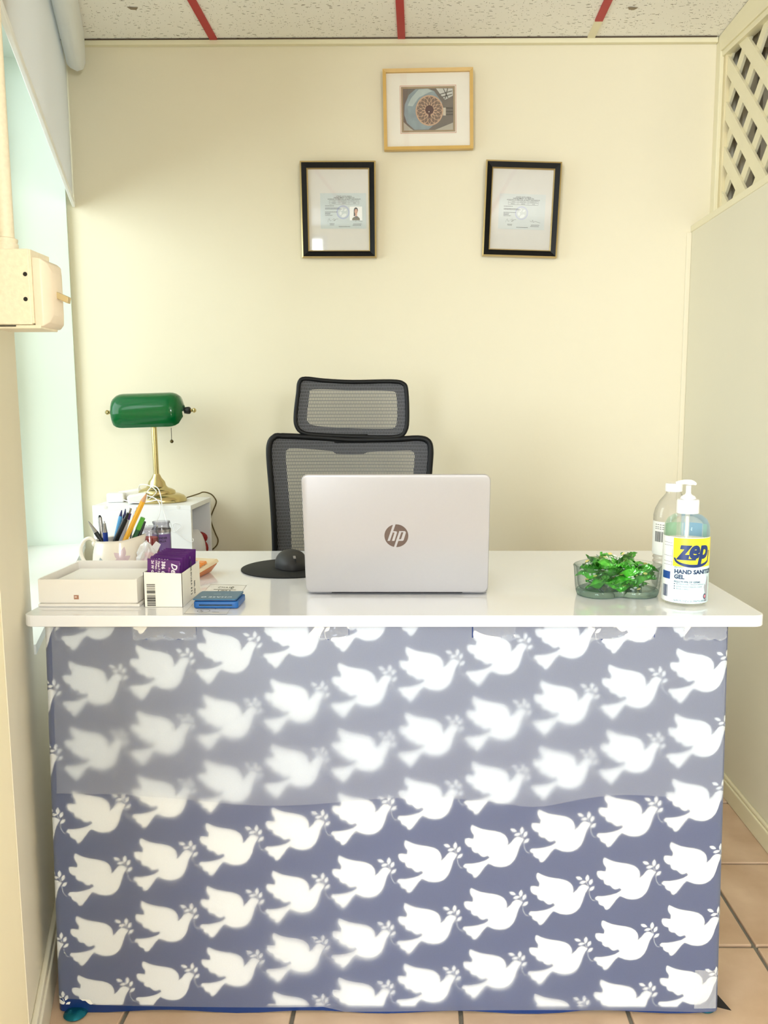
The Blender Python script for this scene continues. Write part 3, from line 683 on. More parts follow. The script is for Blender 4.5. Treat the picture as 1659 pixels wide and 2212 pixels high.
n = len(ol); lb.add(vs, [tuple(range(n))[::-1], tuple(range(3*n, 4*n))]+[(i*n+k, i*n+(k+1) % n, (i+1)*n+(k+1) % n, (i+1)*n+k) for i in range(3) for k in range(n)])
lidob = obj('lid', lb, M_silver, lt, smooth=35)
sc = MB().add([lid(x, z, -.0004) for x, z in rrect(-LW/2+.004, LW/2-.004, .012, LH-.004, .008)], [tuple(range(24))])
obj('screen', sc, mat('dark_screen', (14, 15, 18), rough=.15), lidob)
bs = MB().prism([(x, y, .0025) for x, y in rrect(-LW/2, LW/2, .006, .236, .012)], (0, 0, .013)); obj('base', bs, M_silver, lt, bevel=.002)
obj('hinge', MB().tube([(-.13, .006, .007), (.13, .006, .007)], .0045, 12), M_blackp, lt, smooth=1)
kb = MB()
for r in range(5):
    for c_ in range(15): kb.box(-.15+c_*.02, -.133+c_*.02, .030+r*.019, .046+r*.019, .0155, .017)
obj('keys', kb, M_blackp, lt); obj('touchpad', MB().box(-.06, .05, .150, .215, .0155, .0158), mat('touchpad', (190, 188, 188), rough=.4), lt)
for x in (-.15, .15): obj('rubber_foot', MB().box(x-.02, x+.02, .02, .03, 0, .003), M_blackp, lt)
# emblem: polished disc cut by slanted letters
M_chrome = mat('polished_emblem', (112, 104, 104), rough=.16, metal=.75, var=.15, scale=30)
er = .0232; sh = .27; ec = (0, LH*.493)
def em(x, z, d): return lid(ec[0]+x, ec[1]+z, d)
dm = MB().add([em(er*cos(2*pi*i/48), er*sin(2*pi*i/48), d) for d in (.0055, .0060) for i in range(48)], [tuple(range(48, 96))]+[(i, (i+1) % 48, 48+(i+1) % 48, 48+i) for i in range(48)])
obj('emblem', dm, M_chrome, lidob)
def U(px, py): return ((px-790)/540*er, -(py-735)/515*er)      # measured on the emblem
hp = MB(); Q = lambda P: poly_mb(hp, [U(*p) for p in P], lambda x, z: em(x, z, .0062))
Q([(645, 225), (755, 225), (495, 965), (385, 965)])
Q([(655, 525), (790, 530), (822, 560), (818, 610), (700, 965), (585, 965), (705, 605), (700, 585), (635, 585)])
Q([(925, 520), (1035, 520), (775, 1255), (680, 1235)])
Q([(935, 520), (1180, 525), (1222, 570), (1215, 620), (1115, 935), (1070, 965), (880, 965), (905, 895), (990, 890), (1005, 870), (1105, 590), (1095, 575), (1015, 575)])
obj('emblem_letters', hp, M_silver, lidob, label='letters hp cut through the round emblem')

# ================================================================ OFFICE CHAIR
CYc = 2.38
ch = thing('office_chair', 'black mesh office chair with headrest behind the desk', 'chair', (-.20, 2.24, 0))
co = Vector(ch.location)
M_chb = mat('chair_black_frame', (9, 10, 12), rough=.5, var=.1, spec=.3)
M_chg = mat('chair_dark_flange', (26, 27, 31), rough=.6, var=.08)
def mesh_mat():
    m, nt, p, out = base('woven_mesh'); L = nt.links.new
    tc = nd(nt, 'ShaderNodeTexCoord'); sp = nd(nt, 'ShaderNodeSeparateXYZ'); L(tc.outputs['Object'], sp.inputs[0])
    cb = nd(nt, 'ShaderNodeCombineXYZ'); L(sp.outputs['X'], cb.inputs[0]); L(sp.outputs['Z'], cb.inputs[1])
    br = nd(nt, 'ShaderNodeTexBrick'); br.inputs['Scale'].default_value = 1; br.inputs['Brick Width'].default_value = .0046; br.inputs['Row Height'].default_value = .0098
    br.inputs['Mortar Size'].default_value = .00085; br.inputs['Mortar Smooth'].default_value = .3; br.offset = .5
    L(cb.outputs[0], br.inputs['Vector'])
    tr = nd(nt, 'ShaderNodeBsdfTransparent'); mx = nd(nt, 'ShaderNodeMixShader')
    rr = nd(nt, 'ShaderNodeMapRange'); rr.inputs['To Min'].default_value = .40; rr.inputs['To Max'].default_value = 1; L(br.outputs['Fac'], rr.inputs['Value'])
    p.inputs['Base Color'].default_value = srgb((98, 98, 102)); p.inputs['Roughness'].default_value = .8
    L(rr.outputs[0], mx.inputs[0]); L(tr.outputs[0], mx.inputs[1]); L(p.outputs[0], mx.inputs[2]); L(mx.outputs[0], out.inputs[0]); return m
M_mesh = mesh_mat()
def bow(p, amt=.028):        # chair back is slightly concave towards the sitter
    return Vector((p.x, p.y-amt*((p.x+.20)/.24)**2+.0, p.z))
def loop(px, k=4): return [bow(atY(x, y, CYc)) for x, y in [(q.x, q.y) for q in spline([(a, b, 0) for a, b in px], k, True)]]
def flange(outer, inner, dy, name, parent):
    n = 120
    def res(P):
        P = [Vector(p) for p in P]; L_ = [0]
        for i in range(len(P)): L_.append(L_[-1]+(P[(i+1) % len(P)]-P[i]).length)
        c = sum(P, Vector())/len(P); out = []
        for k in range(n):       # by polar angle
            a = 2*pi*k/n; d = Vector((cos(a), 0, sin(a))); best = None
            for i in range(len(P)):
                p, q = P[i]-c, P[(i+1) % len(P)]-c; e = q-p; den = d.x*e.z-d.z*e.x
                if abs(den) < 1e-9: continue
                s_ = (p.x*e.z-p.z*e.x)/den; u = (p.x*d.z-p.z*d.x)/den
                if s_ > 0 and -1e-6 <= u <= 1+1e-6: best = p+e*u
            out.append((best if best is not None else P[0]-c)+c)
        return out
    A, B = res(outer), res(inner); mb = MB(co); dv = Vector((0, dy, 0)); th = Vector((0, .006, 0))
    mb.add([p+dv for p in A]+[p+dv for p in B]+[p+dv+th for p in A]+[p+dv+th for p in B],
           [(k, (k+1) % n, n+(k+1) % n, n+k) for k in range(n)]+[(2*n+k, 3*n+k, 3*n+(k+1) % n, 2*n+(k+1) % n) for k in range(n)]+[(n+k, n+(k+1) % n, 3*n+(k+1) % n, 3*n+k) for k in range(n)])
    return obj(name, mb, M_chg, parent)
def skin(outer, name, parent):
    c = sum((Vector(p) for p in outer), Vector())/len(outer); n = len(outer); mb = MB(co); vs = []; R_ = 6
    for r in range(1, R_+1):
        for p in outer:
            q = c+(Vector(p)-c)*(r/R_); q.y = bow(Vector((q.x, CYc, q.z))).y; vs.append(q)
    fs = [tuple(range(n))]+[(r*n+k, r*n+(k+1) % n, (r+1)*n+(k+1) % n, (r+1)*n+k) for r in range(R_-1) for k in range(n)]
    return obj(name, mb.add(vs, fs), M_mesh, parent, smooth=80)
ho = loop([(660,818),(700,822),(760,825),(845,824),(871,829),(878,845),(880,900),(876,930),(858,943),(800,944),(700,940),(657,935),(642,920),(640,895),(645,850),(648,826)])
hi = loop([(676,841),(760,843),(845,845),(856,853),(858,900),(854,922),(838,926),(760,925),(682,920),(664,910),(663,895),(668,853)])
hr = obj('headrest', MB(co).tube(ho, .0062, 10, True), M_chb, ch, smooth=1)
flange(ho, hi, .008, 'headrest_flange', hr); skin(ho, 'headrest_mesh', hr)
bo = loop([(612,941),(700,946),(760,950),(850,949),(903,946),(924,952),(930,970),(928,1010),(922,1080),(916,1180),(910,1330),(890,1400),(620,1400),(598,1330),(597,1180),(592,1080),(585,990),(586,958),(595,944)], 4)
bi = loop([(628,968),(700,973),(722,976),(726,981),(790,981),(796,977),(880,973),(895,977),(894,1010),(888,1100),(880,1300),(860,1360),(650,1360),(634,1300),(628,1130),(620,1020),(618,976)], 4)
bk = obj('backrest', MB(co).tube(bo, .0085, 10, True), M_chb, ch, smooth=1)
flange(bo, bi, .010, 'backrest_flange', bk); skin(bo, 'backrest_mesh', bk)
q = atY(760, 948, CYc); obj('headrest_bracket', MB(co).box(q.x-.052, q.x+.048, CYc-.004, CYc+.020, q.z-.012, q.z+.014), M_chb, ch, bevel=.003)
obj('back_spine', MB(co).box(q.x-.03, q.x+.03, CYc+.018, CYc+.045, .50, .80), M_chb, ch, bevel=.006)
se_ = MB(co).prism([(x, y, .44) for x, y in rrect(-.44, .04, 1.92, 2.36, .08)], (0, 0, .055)); obj('seat', se_, mat('black_seat_fabric', (28, 28, 31), rough=.9, bump=.3), ch, bevel=.018, seg=3)
obj('gas_column', MB(co).lathe([(.028, .09), (.028, .25), (.018, .25), (.018, .44)], (-.2, 2.2, 0), 20), M_blackp, ch, smooth=1)
obj('mechanism', MB(co).box(-.27, -.13, 2.1, 2.42, .405, .44), M_blackp, ch, bevel=.008)
for sx in (-1, 1):
    obj('armrest', MB(co).box(-.2+sx*.26-.03, -.2+sx*.26+.03, 2.06, 2.28, .62, .645).box(-.2+sx*.26-.012, -.2+sx*.26+.012, 2.16, 2.20, .45, .62), M_blackp, ch, bevel=.006)
for k in range(5):
    a = radians(18+72*k); ex, ey = -.2+.27*cos(a), 2.2+.27*sin(a)
    obj('base_leg', MB(co).tube([(-.2, 2.2, .10), (ex, ey, .072)], [.024, .014], 10), M_blackp, ch, smooth=1)
    obj('castor', MB(co).lathe([(.012, -.022), (.026, -.02), (.026, .02), (.012, .022)], (ex, ey, .026), 16, axis='X'), M_blackp, ch, smooth=1)

# ================================================================ CABINET WITH LAMP
ct = atY(412, 1092, 2.52); ZK = ct.z; xk1 = ct.x; xk0 = atY(199, 1095, 2.52).x; yk0, yk1 = 2.52, 2.765
kb_ = thing('side_cabinet', 'small white open-sided cabinet in the corner behind the desk', 'cabinet', ((xk0+xk1)/2, 2.64, 0))
ko = Vector(kb_.location); th = .015
obj('front_panel', MB(ko).box(xk0, xk1, yk0, yk0+th, 0, ZK-th), M_white, kb_, bevel=.0008)
obj('rear_panel', MB(ko).box(xk0, xk1, yk1-th, yk1, 0, ZK-th), M_white, kb_, bevel=.0008)
obj('top_panel', MB(ko).box(xk0, xk1, yk0, yk1, ZK-th, ZK), M_white, kb_, bevel=.0008)
obj('back_board', MB(ko).box(xk0, xk0+.006, yk0+th, yk1-th, .02, ZK-th), M_white, kb_)
for z in (.02, .32, .60): obj('shelf', MB(ko).box(xk0+.006, xk1-.001, yk0+th, yk1-th, z, z+th), M_white, kb_)
for px in (228, 385):
    c = atY(px, 1096, yk0); obj('cam_cover', MB(ko).lathe([(.0001, 0), (.0055, 0), (.0055, -.001), (.0001, -.0013)], (c.x, yk0, c.z), 16, axis='Y', cap=False), M_paperw, kb_)
# things inside
bg = thing('white_bag', 'crumpled white plastic bag inside the side cabinet', 'bag', (xk1-.048, 2.625, .615))
mb = MB().ball((0, 0, .066), .062, 10, (1.0, .6, 1.05)); random.seed(3)
mb.v = [tuple(Vector(v)*(1+random.uniform(-.09, .09))) for v in mb.v]; mb.v = [(x, y, max(0, z)) for x, y, z in mb.v]
obj('bag_body', mb, mat('thin_white_plastic', (218, 216, 214), rough=.35), bg, smooth=80)
tg = thing('red_bow', 'dark red bow beside the bag in the side cabinet', 'bow', (xk1-.030, 2.715, .615))
mb = MB().ball((-.0, 0, .085), .026, 8, (1.1, .6, .8)).ball((.012, -.004, .05), .024, 8, (.8, .6, 1.1)).ball((-.02, 0, .03), .03, 8, (1, .6, 1))
obj('ribbon', mb, mat('dark_red_ribbon', (140, 10, 22), rough=.3), tg, smooth=80)
tg2 = thing('orange_pouch', 'orange pouch at the bottom of the side cabinet shelf', 'pouch', (xk1-.036, 2.562, .615))
obj('pouch_body', MB().hexa([(-.045, -.02, 0), (.02, -.02, 0), (.022, .02, 0), (-.045, .02, 0), (-.03, -.006, .05), (.01, -.006, .062), (.01, .006, .062), (-.03, .006, .05)]), mat('bright_orange', (236, 84, 40), rough=.4), tg2, bevel=.006)

# banker's lamp
lz = ZK; LY = 2.635
lc = atY(340, 1075, LY)
bl_ = thing('bankers_lamp', 'brass bankers lamp with green glass shade on the side cabinet', 'lamp', (lc.x, LY, lz))
obj('lamp_base', MB().lathe([(.092, 0), (.095, .003), (.094, .010), (.086, .020), (.072, .026), (.060, .028), (.058, .036), (.048, .042), (.036, .046), (.030, .052), (.026, .066), (.016, .078), (.0105, .090), (.0001, .090)], n=48, sy=.85), M_brass, bl_, smooth=50)
s0 = atY(333, 926, LY); shz = atY(325, 890, LY).z-lz
obj('pole', MB().tube([(0, 0, .085), (-.002, 0, shz-.035)], .0088, 16), M_brass, bl_, smooth=1)
obj('yoke', MB().tube([(-.002, 0, shz-.037), (-.003, 0, shz-.01)], .006, 10), M_brass, bl_, smooth=1)
scx = atY(325.5, 891, LY).x-lc.x
sh_ = MB(); SL, SR = .116, .060
prof = []
NS = 22
for i in range(NS+1):
    u = -1+2*i/NS; x = SL*u
    e = abs(u); k = 1 if e < .62 else (max(0, 1-((e-.62)/.38)**2.4))**.5
    prof.append((x, SR*(.34+.66*k)))
vs = []; fs = []; NA = 18
for layer, dr in ((0, 0), (1, -.003)):
    for x, r in prof:
        for j in range(NA+1):
            a = radians(-52+ (232+0)*j/NA)   # open below, facing the sitter behind
            rr_ = r+dr
            vs.append((scx+x*(1 if not layer else .985), -rr_*cos(a)*.98, shz+rr_*sin(a)*1.02))
m_ = NA+1; L1 = len(prof)*m_
for i in range(len(prof)-1):
    for j in range(NA):
        a = i*m_+j; fs.append((a, a+1, a+m_+1, a+m_)); fs.append((L1+a, L1+a+m_, L1+a+m_+1, L1+a+1))
for i in range(len(prof)-1):
    for j in (0, NA): a = i*m_+j; fs.append((a, a+m_, L1+a+m_, L1+a))
for i in (0, len(prof)-1):
    for j in range(NA): a = i*m_+j; fs.append((a, a+1, L1+a+1, L1+a))
shd = obj('lamp_shade', MB().add(vs, fs), mat('green_cased_glass', (2, 92, 42), rough=.12, var=.12, scale=7, coat=.15, spec=.35), bl_, smooth=50)
shd.rotation_euler = (0, radians(-1.6), 0)
for sx in (-1, 1):
    x = scx+sx*SL; obj('shade_clamp', MB().lathe([(.010, -.006*sx), (.012, .004*sx), (.012, .010*sx), (.008, .014*sx)], (x, 0, shz+.002+.003*sx), 14, axis='X'), M_blackp, bl_, smooth=1)
    obj('finial', MB().lathe([(.004, .012*sx), (.006, .015*sx), (.004, .018*sx), (.0075, .022*sx), (.0080, .026*sx), (.004, .031*sx), (.0005, .032*sx)], (x, 0, shz+.002+.003*sx), 14, axis='X'), M_brass, bl_, smooth=1)
cpx = atY(374.5, 940, LY); pcx = cpx.x-lc.x
pc = MB()
for i in range(12): pc.ball((pcx, -.02, shz-.052-i*.0032), .0015, 4)
obj('pull_chain', pc, mat('dark_chain', (70, 62, 44), rough=.35, metal=.8), bl_)
zb = atY(374.5, 953, LY).z-lz; obj('chain_knob', MB().ball((pcx, -.02, zb), .0058, 8), mat('bronze_knob', (96, 84, 52), rough=.3, metal=.8), bl_, smooth=1)
pts = [(400, 1076, 2.70), (428, 1067, 2.735), (440, 1063, 2.745), (455, 1067, 2.76), (464, 1076, 2.765), (467, 1086, 2.77), (460, 1104, 2.775), (455, 1120, 2.775), (459, 1136, 2.775), (466, 1154, 2.775), (471, 1166, 2.775), (468, 1178, 2.775), (455, 1192, 2.77), (445, 1215, 2.77), (440, 1300, 2.77)]
obj('power_cord', MB(Vector(bl_.location)).tube(spline([atY(*p) for p in pts], 5), .0022, 8), mat('brown_cord', (92, 74, 28), rough=.5), bl_, smooth=1)

# white charger bricks with cables on the cabinet
M_chg_w = mat('charger_white', (240, 240, 240), rough=.3)
def charger(label, px, py, Y, w, d, h, rz, rx, cabs):
    c = atY(px, py, Y); t = thing('power_adapter', label, 'charger', (c.x, Y, ZK), (0, 0, radians(rz)), )
    o_ = obj('adapter_body', MB().box(-w/2, w/2, -d/2, d/2, 0, h), M_chg_w, t, bevel=min(.006, h*.3), seg=3); o_.rotation_euler = (0, radians(rx), 0); o_.location.z = abs(sin(radians(rx)))*w/2+.0005
    R_ = Matrix.Rotation(radians(-rz), 3, 'Z')
    for cb_ in cabs:
        P_s = [R_@(atY(*p)-Vector(t.location)) for p in cb_]; obj('cable', MB().tube(spline(P_s, 5), .0016, 6), M_chg_w, t, smooth=1)
    return t
charger('square white charger brick beside the lamp base', 300, 1080, 2.575, .062, .05, .026, 14, -10,
        [[(318, 1062, 2.56), (330, 1050, 2.56), (342, 1056, 2.55), (348, 1075, 2.54), (350, 1090, 2.515), (355, 1110, 2.50), (362, 1135, 2.45), (366, 1165, 2.40)],
         [(316, 1070, 2.56), (336, 1077, 2.54), (346, 1092, 2.51), (343, 1115, 2.49), (338, 1128, 2.46), (336, 1165, 2.40)]])
charger('flat white charger lying behind the square brick', 282, 1062, 2.66, .075, .035, .03, 18, -8,
        [[(300, 1058, 2.64), (302, 1048, 2.62), (315, 1047, 2.61), (328, 1052, 2.60), (338, 1062, 2.585), (330, 1072, 2.565), (322, 1078, 2.555)]])
charger('long white plug-in power adapter at the left of the cabinet top', 252, 1085, 2.62, .055, .04, .030, 8, 0,
        [[(268, 1080, 2.58), (290, 1086, 2.545), (320, 1084, 2.53), (340, 1080, 2.52), (350, 1084, 2.51)]])
tw = thing('loose_cable', 'thin white looped cable hanging down the cabinet front', 'cable', (atY(385, 1140, 2.515).x, 2.515, ZK-.1))
obj('cable_loop', MB(Vector(tw.location)).tube(spline([atY(*p) for p in [(355, 1125, 2.50), (364, 1124, 2.505), (370, 1135, 2.512), (375, 1150, 2.514), (392, 1136, 2.514), (380, 1130, 2.514), (374, 1136, 2.514), (385, 1152, 2.514), (400, 1165, 2.514), (414, 1171, 2.512), (418, 1167, 2.512), (416, 1163, 2.515)]], 5), .0011, 6), M_chg_w, tw, smooth=1)

# ================================================================ SMALL THINGS, LEFT OF THE DESK
# white box: open lid lying upside down with a second lid inside
q0 = atZ(48, 1319, T); q1 = atZ(286, 1319, T)
xb0, xb1, yb0, yb1 = max(q0.x, -.711), q1.x, 1.478, 1.655; zb1 = T+.052
wb = thing('white_box', 'shallow white cardboard box at the left end of the desk', 'box', ((xb0+xb1)/2, (yb0+yb1)/2, T)); wo_ = Vector(wb.location)
M_card = mat('white_card', (236, 232, 227), rough=.5, var=.01)
obj('box_base', MB(wo_).box(xb0-.001, xb1+.004, yb0-.003, yb1+.001, T+.0003, T+.006), M_card, wb, bevel=.0015)
rim = .0035; bx = MB(wo_)
bx.box(xb0, xb1, yb0, yb0+rim, T+.008, zb1); bx.box(xb0, xb1, yb1-rim, yb1, T+.008, zb1+.003); bx.box(xb0, xb0+rim, yb0+rim, yb1-rim, T+.008, zb1+.001); bx.box(xb1-rim, xb1, yb0+rim, yb1-rim, T+.008, zb1+.001); bx.box(xb0+rim, xb1-rim, yb0+rim, yb1-rim, T+.006, T+.012)
obj('box_sides', bx, M_card, wb)
obj('inner_tray', MB(wo_).box(xb0+.014, xb1-.010, yb0+.010, yb1-.020, T+.012, zb1-.010), M_card, wb, bevel=.001)
q = atY(165, 1290, yb0); stk = MB(wo_).box(q.x-.0045, q.x+.0045, yb0-.0004, yb0-.0001, q.z-.004, q.z+.004)
st_ = obj('sticker', stk, mat('brown_sticker', (170, 122, 98), rough=.5), wb)
obj('sticker_mark', MB(wo_).box(q.x-.003, q.x+.001, yb0-.0006, yb0-.0003, q.z-.001, q.z+.002), mat('pale_sticker', (214, 190, 176), rough=.5), st_)

# business-card carton
q0 = atZ(305, 1317, T); q1 = atZ(387, 1319, T)
kx0, kx1, ky0, ky1 = q0.x, q1.x, 1.474, 1.60
zk0, zk1 = atY(305, 1236, ky0).z, atY(387, 1239, ky0).z
cb = thing('card_box', 'white cardboard carton with barcode holding purple business cards', 'box', ((kx0+kx1)/2, (ky0+ky1)/2, T)); cbo = Vector(cb.location)
th_ = .0012; w_ = MB(cbo)
def wallq(a, b, za, zb, zc, zd, n_):
    a, b, n_ = Vector((a[0], a[1], 0)), Vector((b[0], b[1], 0)), Vector((n_[0], n_[1], 0))*th_
    w_.hexa([a+Vector((0, 0, za)), b+Vector((0, 0, za)), b+n_+Vector((0, 0, za)), a+n_+Vector((0, 0, za)), a+Vector((0, 0, zb)), b+Vector((0, 0, zc)), b+n_+Vector((0, 0, zc)), a+n_+Vector((0, 0, zb))])
zback = atY(428, 1212, ky1).z; zb_l = zback+.001
kxr = atZ(427, 1284, T).x
wallq((kx0, ky0), (kx1, ky0), T+.0006, zk0, zk1, 0, (0, 1)); wallq((kx1, ky0), (kxr, ky1), T+.0006, zk1, zback, 0, (-1, 0)); wallq((kx0, ky0), (kx0+.002, ky1), T+.0006, zk0, zb_l, 0, (1, 0)); wallq((kx0+.002, ky1), (kxr, ky1), T+.0006, zb_l, zback, 0, (0, -1))
obj('carton', w_, mat('white_carton', (243, 240, 230), rough=.55, var=.01), cb)
bc = MB(cbo); z = atY(315, 1262, ky0).z; x0 = atY(316.5, 1262, ky0).x; random.seed(5)
while z > atY(315, 1309, ky0).z:
    h_ = random.choice([.0005, .0009, .0014, .002]); bc.box(x0, x0+.0158, ky0-.0004, ky0-.0001, z-h_, z); z -= h_+random.choice([.0006, .001, .0016])
obj('barcode', bc, M_inkb, cb)
sf = MB(cbo); dside = Vector((kxr-kx1, ky1-ky0, 0)); Ls = dside.length; dside.normalize(); nside = Vector((dside.y, -dside.x, 0))
fs_ = lambda u0, z0: (lambda x, z_: Vector((kx1, ky0, 0))+dside*(u0-z_)+nside*.0004+Vector((0, 0, z0+x)) )
text_mb(sf, 'MADE IN U.S.A  8 5 2', .012, (lambda x, z_: Vector((kx1, ky0, 0))+dside*(.062+z_)+nside*.0004+Vector((0, 0, T+.043-x*.6))), bold=.0003, res=2)
text_mb(sf, 'NO. 423', .012, (lambda x, z_: Vector((kx1, ky0, 0))+dside*(.084+z_)+nside*.0004+Vector((0, 0, T+.020-x*.6))), bold=.0003, res=2)
obj('side_print', sf, M_ink, cb)
# the cards, each one a thing
M_pur = mat('purple_card', (88, 40, 112), rough=.25, var=.45, scale=22)
M_cedge = mat('card_edge', (150, 130, 158), rough=.5)
M_wink = mat('white_print', (236, 228, 240), rough=.5); M_pink = mat('pink_print', (200, 120, 190), rough=.5)
kc = thing('business_card', 'purple business card at the front of the carton, lettering readable', 'card', (0, 0, 0), group='purple business cards in the carton')
CWd, CHt = .060, .0889
obj('card_sheet', MB().box(-CWd/2, CWd/2, -.0003, .0003, 0, CHt), M_pur, kc, bevel=.0001, seg=1)
# lettering runs down the standing card
def ct_(x0, z0): return lambda a, b: (x0+b, -.00045, z0-a)
wt = MB()
text_mb(wt, 'Dezh', .0155, ct_(.0195, CHt-.022), bold=.0004, shear=.3, res=2); text_mb(wt, '386 624', .0095, ct_(-.0005, CHt-.020), bold=.0003, res=2, space=1.1)
text_mb(wt, 'Open 7 Days', .0056, ct_(-.0085, CHt-.018), bold=.00015, res=1); text_mb(wt, '10:00am - 9:30pm', .0052, ct_(-.0135, CHt-.021), bold=.00012, res=1)
text_mb(wt, '26 W Granada', .0070, ct_(-.0205, CHt-.024), bold=.0002, res=1)
obj('lettering', wt, M_wink, kc)
wt = MB(); text_mb(wt, 'M A S S A G E', .0046, ct_(.0105, CHt-.028), bold=.0001, res=1); obj('small_lettering', wt, M_pink, kc)
base_z = T+.0012
NCD = 16
for i in range(NCD):
    f = i/(NCD-1); y = ky0+.012+f*.098; xm = kx0+.0335+f*(kxr-kx1)*.55+random.uniform(-.001, .001)+(.001 if i else -.004)
    zz = base_z+(0 if i == 0 else .0005+.0015*random.random())
    rz_ = (radians(3 if i else 6), radians(random.uniform(-1, 1)+(4.5 if i == 0 else 2.5)), radians(random.uniform(-1, 1)))
    if i == 0: kc.location = (xm, y, zz); kc.rotation_euler = (radians(5), radians(5), 0)
    else: dup(kc, (xm, y, zz), (radians(-1), radians(2.5+random.uniform(-.8, .8)), radians(random.uniform(-.8, .8))), label={1: 'purple business card directly behind the front card', 15: 'rearmost purple business card in the carton'}.get(i, 'purple business card in the middle of the carton'))

# cream jug with pens
JY = 1.765; jb = atZ(258, 1250, T); jb = Vector((atY(258, 1225, JY).x, JY, T))
jg = thing('cream_jug', 'cream porcelain jug with pale flowers holding pens', 'jug', tuple(jb))
JR = .050; rimz = atY(258, 1163, JY).z-T
M_pot = mat('cream_porcelain', (232, 224, 210), rough=.15, var=.02, coat=.4)
def jugr(z):    # outer radius with height
    u = z/rimz; return .0485+.006*sin(pi*(1-u)*.9)-.004*max(0, u-.55)-.008*max(0, .12-u)/.12
def jpt(a, z, dr=0):
    u = z/rimz; r = jugr(z)+dr
    sp_ = max(0, cos(a))**6*max(0, (u-.55)/.45)**1.6*.016      # spout to the right
    lift = max(0, cos(a))**4*.010*max(0, (u-.6)/.4)**1.5 - .003*max(0, -cos(a))*u
    return Vector(((r+sp_)*cos(a), (r)*sin(a), z+lift))
vs = []; fs = []; NJ = 48
hs = [0]+[rimz*i/16 for i in range(17)]
rings = [[jpt(2*pi*k/NJ, z, -.004 if i == 0 else 0) for k in range(NJ)] for i, z in enumerate(hs)]
rings += [[jpt(2*pi*k/NJ, rimz, .0012)+Vector((0, 0, .0012)) for k in range(NJ)]]+[[jpt(2*pi*k/NJ, z, -.0032) for k in range(NJ)] for z in [rimz*i/8 for i in range(8, 0, -1)]]
for r in rings: vs += r
fs = [(i*NJ+k, i*NJ+(k+1) % NJ, (i+1)*NJ+(k+1) % NJ, (i+1)*NJ+k) for i in range(len(rings)-1) for k in range(NJ)]+[tuple(range(NJ))[::-1], tuple(range((len(rings)-1)*NJ, len(rings)*NJ))]
obj('jug_body', MB().add(vs, fs), M_pot, jg, smooth=70)
hp_ = [(-.050, 0, rimz-.010), (-.060, 0, rimz+.000), (-.074, 0, rimz-.004), (-.083, 0, rimz-.020), (-.083, 0, rimz-.038), (-.075, 0, rimz-.055), (-.062, 0, rimz-.070), (-.050, 0, rimz-.076)]
obj('handle', MB().tube(spline(hp_, 5), .0042, 10), M_pot, jg, smooth=1)
obj('handle_curl', MB().ball((-.052, 0, rimz-.012), .007, 8, (1, .8, 1)), M_pot, jg, smooth=1)
def jmap(x, z):      # on the jug's front
    a = -pi/2+x/.05; return jpt(a, z, .0004)
def jprint(nm, pts, col, up_=0):
    mb = MB(); [poly_mb(mb, p, (lambda x, z: jpt(-pi/2+x/.05, z, .0004+up_)), [i*.004-.05 for i in range(26)]) for p in pts]; obj(nm, mb, mat(nm+'_glaze', col, rough=.2), jg)
jprint('flower', [leaf(.018, .052, .013, .0065, 2.4), leaf(.026, .058, .014, .006, 1.3), leaf(.030, .046, .012, .006, .5), leaf(.022, .038, .012, .006, 4.6), leaf(.018, .044, .010, .005, 3.4)], (206, 184, 190))
jprint('flower_leaf', [leaf(-.018, .041, .010, .005, 1.9), leaf(-.024, .036, .009, .0045, 2.9), leaf(-.014, .036, .008, .004, .4), leaf(.005, .037, .007, .003, 1.0)], (160, 168, 168), .0002)
jprint('flower_stem', [[(-.03, .030), (-.02, .0310), (0, .0325), (.016, .0385), (.016, .0375), (0, .0312), (-.02, .0298), (-.03, .029)]], (150, 154, 146), .0001)
def pen(name, label, cat, tipx, tipy, basex, basey, parts, r=.0042, dY=0, L=.14):
    """parts: list of (fraction from the top, fraction, radius0, radius1, material, part name)"""
    a = atY(tipx, tipy, JY+dY); b = atY(basex, basey, JY+dY*.6)
    d = (b-a).normalized(); bot = a+d*L
    if bot.z < T+.008: bot = a+d*((a.z-T-.008)/-d.z); L = (bot-a).length
    t = thing(name, label, cat, tuple(bot)); 
    for f0, f1, r0, r1, m, pn in parts:
        obj(pn, MB(bot).tube([a+d*L*f0, a+d*L*f1], [max(r0, 2e-4), r1], 12 if pn != 'hex_barrel' else 6), m, t, smooth=(1 if pn != 'hex_barrel' else 0))
    return t
M_sil = mat('pen_silver', (168, 166, 164), rough=.25, metal=.8); M_bl = mat('pen_blue', (16, 52, 140), rough=.3); M_bk = mat('pen_black', (18, 24, 28), rough=.35)
M_lb = mat('marker_light_blue', (70, 150, 205), rough=.3); M_nv = mat('marker_navy', (30, 40, 100), rough=.3); M_gr = mat('highlighter_green', (84, 168, 50), rough=.3); M_dg = mat('dark_green_plastic', (40, 92, 60), rough=.3)
M_cl = mat('clear_pen', (196, 196, 204), rough=.15); M_yl = mat('pencil_yellow', (232, 170, 40), rough=.4); M_wd = mat('bare_pencil_wood', (206, 158, 118), rough=.7); M_vi = mat('pen_violet', (66, 44, 120), rough=.3)
pen('ballpoint_pen', 'black and silver ballpoint pen leaning out left of the jug', 'pen', 191, 1126, 222, 1172, [(0, .03, .0008, .0016, M_sil, 'tip'), (.03, .22, .0018, .0048, M_sil, 'nose'), (.22, 1, .0050, .0048, M_bk, 'barrel')], dY=.012)
pen('ballpoint_pen', 'silver-topped blue pen standing at the left of the jug', 'pen', 225, 1125, 229, 1172, [(0, .05, .0006, .002, M_sil, 'tip'), (.05, .22, .0028, .0048, M_sil, 'nose'), (.22, 1, .0052, .0048, M_bl, 'barrel')], dY=-.012)
